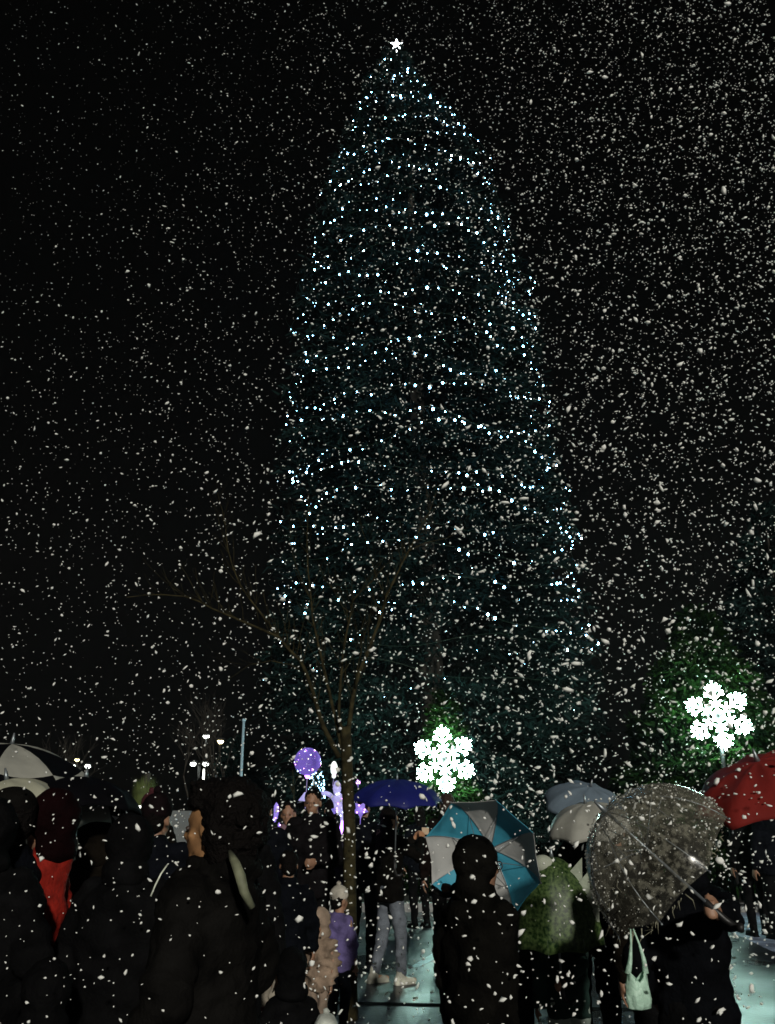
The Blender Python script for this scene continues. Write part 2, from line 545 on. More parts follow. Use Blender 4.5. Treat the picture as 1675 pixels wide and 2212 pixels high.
# ------------------------------------------------------------------ snowflake lights on posts
def snowflake(px, py, Y, size, label, plabel=None, rot=0.0, yaw=0.0):
    c = at(px, py, Y)
    t = thing('snowflake_light', (c.x, c.y, c.z), yaw, label=label, cat='snowflake light', group='lit snowflakes on the square')
    R_ = size / 2
    def P(a, d): return Vector((math.cos(a) * d, 0, math.sin(a) * d))
    r = size * 0.0145
    for k in range(6):
        a = R(90) + rot + k * math.pi / 3
        mb = MB()
        mb.tube([P(a, R_ * 0.16), P(a, R_)], [r * 1.15, r * 0.95], 6)
        for d, l in ((0.30, 0.20), (0.48, 0.34), (0.66, 0.28), (0.80, 0.17)):
            for s in (-1, 1):
                p0 = P(a, R_ * d); p1 = p0 + P(a + s * R(52), R_ * l)
                mb.tube([p0, p1], [r, r * 0.9], 6)
                if l > 0.30:
                    for s2 in (-1, 1):
                        q0 = p0 + (p1 - p0) * 0.62
                        mb.tube([q0, q0 + P(a + s * R(52) + s2 * R(50), R_ * 0.11)], [r * 0.9, r * 0.8], 5)
        mb.build('arm', M['flake_led'], t)
    mb = MB()
    for k in range(6):
        a0 = rot + k * math.pi / 3; a1 = a0 + math.pi / 3
        mb.tube([P(a0 + R(90), R_ * 0.17), P(a1 + R(90), R_ * 0.17)], r, 6)
        mb.tube([P(a0 + R(90), R_ * 0.34), P(a1 + R(90), R_ * 0.34)], r * 0.9, 6)
    mb.build('hub', M['flake_led'], t)
    mb = MB(); mb.tube([(0, 0.07, -c.z + 0.1), (0, 0.07, R_ * 0.3)], 0.035, 8)
    mb.box((0, 0.05, 0), (0.06, 0.03, 0.06)); mb.box((0, 0.07, -c.z + 0.14), (0.14, 0.14, 0.02))
    mb.build('post', M['black_metal'], t)
    return t
snowflake(960, 1640, 16.5, 1.20, 'lit white snowflake standing before the foot of the giant tree', rot=R(4))
snowflake(1553, 1546, 15.75, 1.20, 'lit white snowflake above the red umbrella', rot=R(6), yaw=R(-8))

# ------------------------------------------------------------------ bare young tree in the foreground
def crop(cx, cy): return (259.3 + cx * 0.4644, 1037.2 + cy * 0.4644)
bt = thing('bare_tree', (at(752, 2150, 8).x, 8, 0), label='slender leafless young tree standing among the crowd', cat='tree')
bx0 = bt.location.copy()
def limb(pts, y0, y1, r0, r1, n=7, raw=False):
    P = []
    for i, (cx, cy) in enumerate(pts):
        px, py = (cx, cy) if raw else crop(cx, cy)
        t = i / (len(pts) - 1)
        P.append(at(px, py, y0 + (y1 - y0) * t) - bx0)
    # finer, slightly wobbly path
    Q = []
    for i in range(len(P) - 1):
        for k in range(3):
            q = P[i].lerp(P[i + 1], k / 3)
            w = 0.012
            q = q + Vector((noise.noise(q * 3.1), noise.noise(q * 3.7 + Vector((9, 0, 0))), 0)) * w
            Q.append(q)
    Q.append(P[-1])
    rad = [r0 + (r1 - r0) * (i / (len(Q) - 1)) ** 0.8 for i in range(len(Q))]
    return Q, rad
tr = MB()
Q, rad = limb([(757, 2203), (757, 2100), (756, 1950), (755, 1800), (752, 1700), (748, 1600), (746, 1570)], 8, 8, 0.062, 0.046, raw=True)
tr.tube(Q, rad, 12)
tr.build('trunk', M['bark'], bt)
limbs = [
    ([(1020, 1290), (985, 1220), (950, 1150), (925, 1080), (900, 990), (870, 900), (840, 840), (790, 790), (740, 730), (670, 700), (600, 670), (520, 635), (430, 600), (370, 565), (300, 540), (200, 533), (120, 535), (30, 545)], 8, 7.3, 0.030, 0.004),
    ([(735, 728), (670, 640), (610, 560), (560, 490), (525, 400), (500, 320), (490, 230), (478, 140), (455, 60)], 7.7, 8.3, 0.014, 0.003),
    ([(1035, 1260), (1000, 1100), (965, 950), (945, 850), (920, 750), (900, 650), (890, 560), (875, 420), (870, 300), (872, 180), (880, 60)], 8, 8.7, 0.022, 0.003),
    ([(1045, 1200), (1018, 1110), (1022, 950), (1035, 820), (1055, 700), (1075, 620), (1085, 560), (1130, 510), (1180, 465), (1230, 400)], 8, 7.5, 0.020, 0.003),
    ([(1052, 1210), (1065, 1150), (1085, 1020), (1100, 930), (1130, 860), (1170, 770), (1200, 680), (1220, 610), (1235, 550), (1275, 470), (1310, 390), (1340, 330), (1390, 240), (1440, 150), (1470, 60)], 8, 8.6, 0.030, 0.004),
    ([(1095, 970), (1105, 880), (1125, 800), (1120, 700), (1150, 600)], 8.1, 7.6, 0.014, 0.003),
    ([(1075, 620), (1035, 590), (1000, 520), (960, 470), (930, 400)], 7.8, 8.2, 0.008, 0.002),
    ([(1235, 550), (1190, 430), (1150, 300), (1120, 220)], 8.3, 7.9, 0.008, 0.002),
    ([(870, 900), (800, 860), (700, 840), (600, 860), (500, 930)], 7.9, 7.4, 0.009, 0.002),
    ([(1340, 330), (1420, 290), (1520, 270), (1620, 220)], 8.4, 8.9, 0.007, 0.002),
    ([(890, 560), (840, 450), (800, 330), (790, 230)], 8.4, 8.1, 0.007, 0.002),
]
random.seed(5)
for (pts, y0, y1, r0, r1) in limbs:
    lb = MB()
    Q, rad = limb(pts, y0, y1, r0, r1)
    rad = [q * 0.85 for q in rad]
    lb.tube(Q, rad, 7)
    for k in [k for k in range(5, len(Q) - 1) for _ in (0, 1)]:       # twigs
        if random.random() < 0.62:
            d = (Q[k + 1] - Q[k]).normalized()
            s = Vector((random.uniform(-1, 1), random.uniform(-1, 1), random.uniform(0.1, 1))).normalized()
            e = Q[k]; path = [e]; L = random.uniform(0.12, 0.5)
            dd = (d * 0.7 + s * 0.8).normalized()
            for q in range(4):
                dd = (dd + Vector((random.uniform(-.2, .2), random.uniform(-.2, .2), 0.12))).normalized()
                e = e + dd * L / 4; path.append(e)
            r_ = min(rad[k] * 0.5, 0.004)
            lb.tube(path, [r_, r_ * .8, r_ * .6, r_ * .5, r_ * .3], 4)
    lb.build('limb', M['bark'], bt)

# ------------------------------------------------------------------ far background: lamps, poles, small trees, car
def street_lamp(px, py, Y, arms, label, mat, lit_pole=False, head=0.16):
    c = at(px, py, Y)
    t = thing('street_lamp', (c.x, c.y, 0.12 if Y > 16 else 0), label=label, cat='street lamp', group='street lamps far behind the crowd')
    H = c.z - t.location.z
    mb = MB(); mb.tube([(0, 0, 0), (0, 0, 0.4), (0, 0, H)], [0.09, 0.065, 0.05], 9); mb.build('pole', M['black_metal'], t)
    ab = MB()
    for a in arms:
        ab.tube([(0, 0, H - 0.12), (a * 0.5, 0, H + 0.04), (a, 0, H + 0.07)], 0.03, 6)
    if arms: ab.build('arm', M['black_metal'], t)
    for a in (arms or [0]):
        hb = MB(); hb.ell((a, 0, H + 0.09), (head * 1.1, head, head * 0.4)); hd = hb.build('lamp_head', M['black_metal'], t)
        gb = MB(); gb.ell((a, -0.02, H - 0.01), (head * 0.75, head * 0.7, head * 0.55)); gb.build('lamp_glass', mat, hd)
    if lit_pole:
        gb = MB(); gb.tube([(0.22, -0.1, H - 0.2), (0.20, -0.1, H - 0.9)], [0.04, 0.035], 8); gb.build('glow_tube', M['uplight'], t)  # glowing tube added to show the pole as lit
    return t
street_lamp(174, 1655, 40, [-0.33, 0.33], 'twin-headed street lamp shining just right of the chequered umbrella', M['lamp'])
street_lamp(167, 1641, 62, [], 'small single street lamp just above the twin-headed lamp', M['lamp_warm'], head=0.2)
street_lamp(446, 1590, 48, [], 'cold white street lamp highest above the distant bare tree', M['lamp'], head=0.22)
street_lamp(476, 1601, 46, [], 'warm yellowish street lamp beside the highest one', M['lamp_warm'], head=0.24)
street_lamp(431, 1650, 36, [-0.24, 0.25], 'twin street lamp seen through the forks of the distant bare tree', M['lamp'], True, head=0.15)

p = at(527, 1560, 17.2)
t = thing('flagpole', (p.x, p.y, 0.12), label='thin pole tinted as if by blue tree lights, rising behind the curly haired person', cat='pole')
mb = MB(); mb.tube([(0, 0, 0), (0, 0, p.z - 0.12)], [0.035, 0.024], 10); mb.build('pole', M['pole_light_tint'], t)
mb = MB(); mb.ell((0, 0, p.z - 0.09), (0.04, 0.04, 0.04)); mb.build('finial', M['pole_light_tint'], t)

def small_bare(px, Y, h, label, seed, mat=None, spread=0.5, depth=4, r0=0.06, group='leafless trees far behind the crowd', name='leafless_tree'):
    rnd = random.Random(seed)
    base = at(px, 1750, Y)
    t = thing(name, (base.x, Y, 0.12 if Y > 16 else 0), label=label, cat='tree', group=group)
    tb = MB(); br_ = MB()
    def grow(p, d, L, r, lvl):
        path = [p]; e = p
        for k in range(3):
            d = (d + Vector((rnd.uniform(-.15, .15), rnd.uniform(-.15, .15), 0.05))).normalized()
            e = e + d * L / 3; path.append(e)
        (tb if lvl == 0 else br_).tube(path, [r, r * .85, r * .72, r * .6], 6 if lvl < 2 else 4)
        if lvl < depth:
            for k in range(rnd.choice((2, 3, 3))):
                s = Vector((rnd.uniform(-1, 1), rnd.uniform(-1, 1), rnd.uniform(-0.1, 0.6)))
                grow(path[rnd.choice((2, 3, 3))], (d + s * spread * 1.5).normalized(), L * rnd.uniform(.6, .85), r * .58, lvl + 1)
    grow(Vector((0, 0, 0)), Vector((0, 0, 1)), h * 0.34, r0, 0)
    tb.build('trunk', mat or M['dark_bark'], t); br_.build('branches', mat or M['dark_bark'], t)
    return t
small_bare(427, 27, 4.2, 'dark forked bare tree in front of the twin street lamp', 3, depth=5)
small_bare(500, 30, 5.6, 'spindly bare tree beneath the two highest street lamps', 8, depth=5)
small_bare(110, 33, 4.6, 'faint bare tree far behind the left umbrellas', 12, depth=4)
small_bare(553, 13, 2.2, 'small pale bare tree with its trunk wrapped in lights', 15, M['bark'], 0.35, 4, 0.04)

def light_wrap(px, Y, z0, z1, rad, n, label, mat, seed, bs=0.012):
    rnd = random.Random(seed)
    b0 = at(px, 1750, Y)
    t = thing('string_lights', (b0.x, Y, 0), label=label, cat='string lights')
    W = MB(); pts = []
    N = 160
    for i in range(N):
        f = i / N; a = f * 2 * math.pi * 9
        pts.append((math.cos(a) * rad(f), math.sin(a) * rad(f), z0 + (z1 - z0) * f))
    W.tube(pts, 0.003, 3, False); W.build('wire', M['wire'], t)
    pm = MB(); bulb_shape(pm, (0, 0, 0), bs); first = None
    for k in range(n):
        f = rnd.random(); a = rnd.uniform(0, 2 * math.pi)
        p = Vector((math.cos(a) * rad(f) * 1.05, math.sin(a) * rad(f), z0 + (z1 - z0) * f))
        if first is None:
            first = pm.build('bulb', mat, t); first.location = p
        else:
            c = first.copy(); COL.objects.link(c); c.parent = t; c.location = p; c.scale = [rnd.uniform(.7, 1.5)] * 3
light_wrap(545, 12.6, 1.15, 1.78, lambda f: 0.11 + 0.03 * math.sin(f * 9), 80, 'cluster of cold white lights wrapped round the small bare tree', M['bulb'], 2, 0.010)
light_wrap(683, 17.4, 1.78, 2.26, lambda f: 0.15 - 0.03 * f, 70, 'thin sprinkle of white lights below the round violet balloon', M['bulb_dim'], 4, 0.0085)
pp = thing('bollard', (at(130, 1850, 6.6).x, 6.6, 0), label='slim post wound with a glittering white garland beside the red coat', cat='post')
mb = MB(); mb.tube([(0, 0, 0), (0, 0, 1.22)], 0.022, 8); mb.build('post', M['metal'], pp)
mb = MB()
for k in range(26):
    a = k * 2.4; zz = 1.16 - k * 0.036
    mb.ell((math.cos(a) * 0.012, -0.015 + math.sin(a) * 0.012, zz), (0.018, 0.014, 0.013), nu=7, nv=5)
tag(mb.build('garland', emission('garland_led', (0.85, 1.0, 0.95), 1.6), pp), kind='stuff')

# ornamental grass with its ground light
b0 = at(309, 1750, 15.0)
t = thing('ornamental_grass', (b0.x, 15.0, 0), label='weeping yellow green clump lit from below, far left behind the crowd', cat='plant')
mb = MB(); mb.tube([(0, 0, 0), (0.01, 0, 1.0), (0.03, 0, 2.15)], [0.09, 0.075, 0.05], 8); mb.build('trunk', M['dark_bark'], t)
gN = 2600
g = np.random.default_rng(7)
a = g.uniform(0, 2 * np.pi, gN); rad_ = g.uniform(0.02, 0.20, gN); zb = g.uniform(1.45, 1.75, gN)
P0 = np.stack([np.cos(a) * rad_ * 0.7, np.sin(a) * rad_ * 0.7, zb], -1)
P1 = P0 + np.stack([np.cos(a) * rad_ * 0.45, np.sin(a) * rad_ * 0.45, g.uniform(0.12, 0.42, gN)], -1)
w = np.stack([-np.sin(a), np.cos(a), np.zeros(gN)], -1) * 0.006
V = np.stack([P0 - w, P0 + w, P1], 1).reshape(-1, 3)
mesh_np('leaves', V, np.arange(gN)[:, None] * 3 + np.arange(3)[None], principled('grass_leaf', (0.10, 0.13, 0.035), 0.7, var=0.4, transl=0.3), t)
b1 = at(289, 1743, 14.2)
t = thing('ground_light', (b1.x, 14.2, 0), label='short bright strip light under the weeping clump', cat='light')
mb = MB(); mb.box((0, 0, b1.z - 0.045), (0.11, 0.05, 0.02)); mb.tube([(0, 0, 0), (0, 0, b1.z - 0.06)], 0.03, 8); mb.build('housing', M['black_metal'], t)
mb = MB(); mb.box((0, 0, b1.z), (0.10, 0.04, 0.018)); mb.build('lens', M['uplight'], t)

# parked car glimpsed between heads
def car(x, y, rz, label, col):
    t = thing('parked_car', (x, y, 0.12), rz, label=label, cat='car')
    paint = principled('car_paint', col, 0.25, metal=0.3, var=0.05)
    glass = principled('car_glass', (0.02, 0.025, 0.03), 0.08)
    L, W = 4.3, 0.88
    side = [(-2.15, .35), (-2.12, .78), (-1.9, .92), (-1.25, .98), (-.55, 1.42), (.75, 1.45), (1.55, 1.02), (2.05, .96), (2.15, .7), (2.12, .3)]
    V = []; n = len(side)
    for s, k in ((-1, 0), (-1, 1), (1, 1), (1, 0)):
        for (sx, sz) in side:
            inset = 0.16 if sz > 1.1 else 0.0
            V.append((sx, s * (W - inset - (0.0 if k == 0 else 0.05)), sz + (0 if k == 0 else 0.012)))
    F = []
    for r_ in range(3):
        for i in range(n - 1):
            F.append((r_ * n + i, r_ * n + i + 1, (r_ + 1) * n + i + 1, (r_ + 1) * n + i))
    F.append(tuple(range(n))); F.append(tuple(3 * n + i for i in range(n))[::-1])
    F.append((0, n, 2 * n, 3 * n)); F.append((n - 1, 4 * n - 1, 3 * n - 1, 2 * n - 1))
    mb = MB(); mb.add(V, F); mb.build('body', paint, t, smooth=False)
    for s in (-1, 1):
        mb = MB(); y_ = s * (W - 0.06)
        mb.add([(-1.05, y_, 1.03), (-.5, s * (W - .145), 1.36), (.1, s * (W - .145), 1.38), (.1, y_, 1.05)], [(0, 1, 2, 3)])
        mb.add([(.18, y_, 1.05), (.18, s * (W - .145), 1.38), (.7, s * (W - .145), 1.38), (1.2, y_, 1.06)], [(0, 1, 2, 3)])
        mb.build('side_window', glass, t, smooth=False)
    mb = MB(); mb.add([(-1.27, -.68, 1.0), (-1.27, .68, 1.0), (-.60, .6, 1.415), (-.60, -.6, 1.415)], [(0, 1, 2, 3)])
    mb.build('windscreen', glass, t, smooth=False)
    for sx in (-1.35, 1.35):
        for s in (-1, 1):
            mb = MB(); mb.tube([(sx, s * (W - .18), .32), (sx, s * (W + .01), .32)], .32, 18)
            wh = mb.build('wheel', principled('tyre_rubber', (0.02, 0.02, 0.02), 0.8), t)
            mb = MB(); mb.tube([(sx, s * (W), .32), (sx, s * (W + .025), .32)], .2, 14); mb.build('rim', M['metal'], wh)
    for s in (-1, 1):
        mb = MB(); mb.ell((-2.1, s * .62, .72), (.06, .17, .08)); mb.build('headlight', M['metal'], t)
c0 = at(372, 1750, 24)
car(c0.x, 24, R(200), 'pale parked car glimpsed between heads left of the curly haired person', (0.13, 0.14, 0.14))

# ------------------------------------------------------------------ umbrellas
def umbrella(C, axis, rad, h, colfun, mats, label, cat='umbrella', shaft=0.72, ribs=8, name='umbrella', roll=0.0, scallop=0.10,
             film=False, frame=None, grip=0.10, group=None):
    """C is the rim centre; axis points from the rim centre to the tip"""
    axis = Vector(axis).normalized(); C = Vector(C)
    q = axis.to_track_quat('Z', 'Y') @ Quaternion((0, 0, 1), roll)
    t = thing(name, C, label=label, cat=cat, group=group)
    t.rotation_mode = 'QUATERNION'; t.rotation_quaternion = q
    frame = frame or M['metal']
    nr, sub = 10, 6
    def prof_(f): return rad * math.sin(f * R(80)) / math.sin(R(80)), h * (math.cos(f * R(80)) - math.cos(R(80))) / (1 - math.cos(R(80)))
    V = [(0, 0, h)]; F = []; mi = []
    n = ribs * sub
    for i in range(1, nr + 1):
        f = i / nr
        for j in range(n):
            a = 2 * math.pi * j / n
            u = (j % sub) / sub
            dip = math.sin(math.pi * u)
            r_, z_ = prof_(f)
            k = 1 - scallop * dip * f ** 1.5
            zz = z_ + 0.04 * rad * dip * f * (0.6 if i < nr else 1.2)
            V.append((r_ * k * math.cos(a), r_ * k * math.sin(a), zz - 0.045 * rad * dip * math.sin(math.pi * f)))
    for j in range(n):
        F.append((0, 1 + j, 1 + (j + 1) % n)); mi.append(colfun(j // sub, 0.05))
    for i in range(nr - 1):
        for j in range(n):
            a = 1 + i * n + j; b_ = 1 + i * n + (j + 1) % n
            F.append((a, a + n, b_ + n, b_)); mi.append(colfun(j // sub, (i + 1.5) / nr))
    me = bpy.data.meshes.new('canopy'); me.from_pydata(V, [], F); me.polygons.foreach_set('material_index', mi); me.update()
    co = link_mesh('canopy', me, mats, t)
    if not film:
        so = co.modifiers.new('thick', 'SOLIDIFY'); so.thickness = 0.0025; so.offset = 0
    mb = MB(); mb.tube([(0, 0, h - shaft), (0, 0, h + 0.015)], 0.006, 8); mb.build('shaft', frame, t)
    mb = MB(); mb.tube([(0, 0, h + 0.0), (0, 0, h + 0.02), (0, 0, h + 0.055)], [0.012, 0.009, 0.004], 8); mb.build('tip', frame, t)
    mb = MB(); mb.tube([(0, 0, h - shaft + 0.03), (0, 0, h - shaft - grip * 0.6), (0.015, 0, h - shaft - grip * .95), (0.045, 0, h - shaft - grip * 1.05), (0.07, 0, h - shaft - grip * .85)],
                       0.013, 8); mb.build('handle', M['black_metal'], t)
    for k in range(ribs):
        a = 2 * math.pi * k / ribs
        mb = MB(); pts = []
        for i in range(0, nr + 1):
            r_, z_ = prof_(i / nr)
            pts.append((max(r_, 0.008) * math.cos(a), max(r_, 0.008) * math.sin(a), z_ - 0.006))
        mb.tube(pts, 0.0022, 5)
        r_, z_ = prof_(0.5)
        mb.tube([(0.008 * math.cos(a), 0.008 * math.sin(a), h - 0.28 * rad / 0.45), pts[5]], 0.0018, 5)
        mb.tube([pts[-1], (pts[-1][0] * 1.02, pts[-1][1] * 1.02, pts[-1][2] - 0.004)], 0.004, 5)
        mb.build('rib', frame, t)
    t['hand'] = [float(x) for x in (C + q @ Vector((0, 0, h - shaft - grip * 0.3)))]
    return t

UM = lambda nm, c, tr=0.25: principled(nm, c, 0.6, spec=0.3, var=0.12, scale=6, bump=0.15, bscale=25, transl=tr)
WHT = UM('white_nylon', (0.36, 0.36, 0.32)); BLKN = principled('black_nylon', (0.0025, 0.0025, 0.0035), 0.8, spec=0.03)
CRM = UM('cream_nylon', (0.44, 0.44, 0.34)); BLU = UM('blue_nylon', (0.008, 0.012, 0.13), 0.2)
TEAL = UM('teal_nylon', (0.05, 0.30, 0.42)); GRY = UM('grey_nylon', (0.40, 0.40, 0.39))
SLT = UM('slate_nylon', (0.15, 0.20, 0.25)); RED = UM('red_nylon', (0.24, 0.022, 0.018)); GRN = UM('green_nylon', (0.05, 0.15, 0.03))
DRK = UM('dark_teal_nylon', (0.05, 0.09, 0.11), 0.1)

u_check = umbrella(at(-4, 1752, 4.7), (0.14, -0.14, 1.0), 0.555, 0.33, lambda p, f: (p + (1 if f > 0.52 else 0)) % 2, [WHT, BLKN],
                   'umbrella with black and off-white chequered panels, far left', roll=R(58))
u_cream = umbrella(at(22, 1746, 4.35), (-0.20, -0.12, 0.95), 0.22, 0.13, lambda p, f: 0, [CRM], 'plain cream umbrella just above the man in the peaked cap')
u_black = umbrella(at(172, 1752, 4.6), (0.05, 0.1, 1), 0.30, 0.16, lambda p, f: 0, [BLKN], 'black umbrella below the chequered one')
u_blue = umbrella(at(857, 1732, 8.4), (0.03, -0.16, 1), 0.42, 0.19, lambda p, f: 0, [BLU], 'deep blue umbrella over the person taking a photo')
u_teal = umbrella(at(1041, 1856, 4.75), (0.36, 0.88, 0.24), 0.305, 0.18, lambda p, f: p % 2, [TEAL, GRY],
                  'umbrella with teal and grey panels tipped forward over a dark head', roll=R(20), shaft=0.62)
u_slate = umbrella(at(1266, 1752, 6.9), (0.16, -0.42, 0.88), 0.33, 0.19, lambda p, f: 0, [SLT], 'slate blue umbrella half hidden behind the white one')
u_white = umbrella(at(1276, 1795, 5.9), (-0.16, -0.22, 0.95), 0.275, 0.17, lambda p, f: 0, [WHT], 'plain white umbrella between the slate one and the snowy clear one')
u_red = umbrella(at(1664, 1712, 3.9), (-0.36, -0.26, 0.9), 0.33, 0.14, lambda p, f: 0, [RED], 'red umbrella flecked with snow at the right edge')
u_dark = umbrella(at(462, 1724, 7.6), (0.0, 0.2, 1), 0.21, 0.13, lambda p, f: 0, [DRK], 'dim teal grey umbrella behind the curly head')
u_clear = umbrella(at(1436, 1868, 3.45), (-0.68, -0.12, 0.60), 0.305, 0.28, lambda p, f: 0,
                   [clear_film('snowy_clear_film', (0.17, 0.165, 0.13), clear=0.90, snow=0.55, rough=0.2)],
                   'clear dome umbrella speckled all over with wet snow', film=True, shaft=0.50, scallop=0.05)
u_green = umbrella(at(1207, 2036, 5.2), (-0.05, -0.12, 1), 0.245, 0.43, lambda p, f: 0, [principled('green_print_film', (0.006, 0.055, 0.004), 0.5, var=0.6, scale=60, col2=(0.10, 0.16, 0.05), transl=0.3)],
                   'small green dome umbrella with a white crest over a child', shaft=0.62, scallop=0.08)
# crest and eye bump on the child's umbrella; snow clinging to the clear one; its torn fringe
mb = MB()
for (dx, dz, s) in ((0.10, 0.36, 0.10), (0.135, 0.30, 0.10), (0.165, 0.23, 0.09), (0.19, 0.16, 0.07)):
    mb.add([(dx - s * .55, -.03, dz - s * .5), (dx + s * .6, -.03, dz - s * .6), (dx + s * .75, -.05, dz + s * .8), (dx, .03, dz)],
           [(0, 1, 2), (0, 2, 3), (1, 3, 2), (0, 3, 1)])
cr = mb.build('crest', principled('crest_felt', (0.34, 0.38, 0.30), 0.8, var=0.2, bump=0.3), u_green, smooth=False)
mb = MB(); mb.ell((-0.04, -0.05, 0.40), (0.06, 0.05, 0.05)); mb.build('eye_bump', principled('bump_felt', (0.30, 0.32, 0.26), 0.8, var=0.2), u_green)
g = np.random.default_rng(44)
mb = MB()
for k in range(900):
    a = g.uniform(0, 2 * math.pi); f = g.uniform(0.05, 1) ** 0.7
    r_ = 0.295 * math.sin(f * R(80)) / math.sin(R(80)); z_ = 0.28 * (math.cos(f * R(80)) - math.cos(R(80))) / (1 - math.cos(R(80)))
    s = 0.0011 + 0.0042 * g.uniform() ** 2.5
    mb.ell((r_ * math.cos(a) * 1.005, r_ * math.sin(a) * 1.005, z_ + 0.003), (s * g.uniform(.8, 1.8), s, s * .7), nu=6, nv=4)
tag(mb.build('snow_clumps', M['wet_snow'], u_clear), kind='stuff')
mb = MB()
for k in range(90):
    a = g.uniform(R(0), R(360)); L = g.uniform(0.012, 0.06)
    p = Vector((0.29 * math.cos(a), 0.29 * math.sin(a), 0.004))
    wq = u_clear.rotation_quaternion @ p
    if wq.z > -0.06: L *= 0.15
    d = u_clear.rotation_quaternion.inverted() @ Vector((g.normal(-.25, .35), g.normal(0, .25), -1)).normalized()
    mb.tube([p, p + d * L * .5 + Vector(g.normal(0, .008, 3)), p + d * L], [0.0022, 0.0016, 0.0008], 4)
tag(mb.build('fringe', principled('fringe_film', (0.30, 0.29, 0.21), 0.5, transl=0.3), u_clear), kind='stuff')
g2 = np.random.default_rng(45)
for (u_, rad_, h_, n_) in ((u_red, .33, .14, 50), (u_green, .235, .42, 90)):
    mb = MB()
    for k in range(n_):
        a = g2.uniform(0, 2 * math.pi); f = g2.uniform(0.1, 0.95)
        r_ = rad_ * math.sin(f * R(80)) / math.sin(R(80)); z_ = h_ * (math.cos(f * R(80)) - math.cos(R(80))) / (1 - math.cos(R(80)))
        s = g2.uniform(0.002, 0.005)
        mb.ell((r_ * math.cos(a) * .97, r_ * math.sin(a) * .97, z_ + 0.004), (s * 1.5, s, s * .6), nu=6, nv=4)
    tag(mb.build('snow_clumps', M['wet_snow'], u_), kind='stuff')

# ------------------------------------------------------------------ people
def ik(S, T, L1, L2, pole):
    S = Vector(S); T = Vector(T); d = T - S; D = d.length
    mx = (L1 + L2) * 0.985
    if D > mx: T = S + d * (mx / D); d = T - S; D = mx
    if D < abs(L1 - L2) + 0.02: D = abs(L1 - L2) + 0.02
    dn = d.normalized()
    a = (L1 * L1 - L2 * L2 + D * D) / (2 * D)
    hh = math.sqrt(max(L1 * L1 - a * a, 0))
    pv = Vector(pole); pv = pv - dn * pv.dot(dn)
    pv = pv.normalized() if pv.length > 1e-4 else Vector((0, 0, -1))
    return S + dn * a + pv * hh, T

def add_hand(mb, W, d, side, s, grip):
    """wrist W, pointing d; five separate fingers, thumb leaving the side of the palm"""
    d = Vector(d).normalized()
    n = Vector((-side, 0.2, 0)); n = (n - d * n.dot(d)).normalized()       # palm faces the body
    w = d.cross(n).normalized() * (1 if side > 0 else -1)
    pal = W + d * 0.045 * s
    rot = Matrix((w, n, d)).transposed()
    mb.ell(pal, (0.042 * s, 0.017 * s, 0.052 * s), rot)
    for k in range(4):
        off = (k - 1.5) * 0.021 * s
        L = (0.072, 0.082, 0.077, 0.060)[k] * s
        p = W + d * 0.088 * s + w * off
        ang = R(68) if grip else R(16 + 4 * k)
        dd = d.copy(); r_ = 0.0095 * s
        for seg in range(3):
            dd = (Quaternion(w, -ang if side > 0 else ang) @ dd) if False else (dd * math.cos(ang) + n * math.sin(ang)).normalized()
            q = p + dd * L * (0.45, 0.32, 0.25)[seg]
            mb.capsule(p, q, r_, r_ * .9, 6)
            p = q; r_ *= .92
            if grip:
                n2 = (n - dd * n.dot(dd)); 
                n = n if n2.length < 1e-3 else n
                ang = R(80) if seg == 0 else R(80)
                # keep curling in the palm plane
                base_n = n
                dd = dd
                n = (-d * 0.9 + n * 0.2).normalized() if seg == 0 else (-d).normalized()
        n = Vector((-side, 0.2, 0)); n = (n - d * n.dot(d)).normalized()
    th = W + d * 0.03 * s - w * 0.036 * s
    t1 = th + (d * 0.6 - w * 0.6 + n * 0.45).normalized() * 0.036 * s
    t2 = t1 + (d * 0.75 + n * (0.9 if grip else 0.35)).normalized() * 0.032 * s
    mb.capsule(th, t1, 0.0125 * s, 0.011 * s, 7); mb.capsule(t1, t2, 0.011 * s, 0.0095 * s, 7)

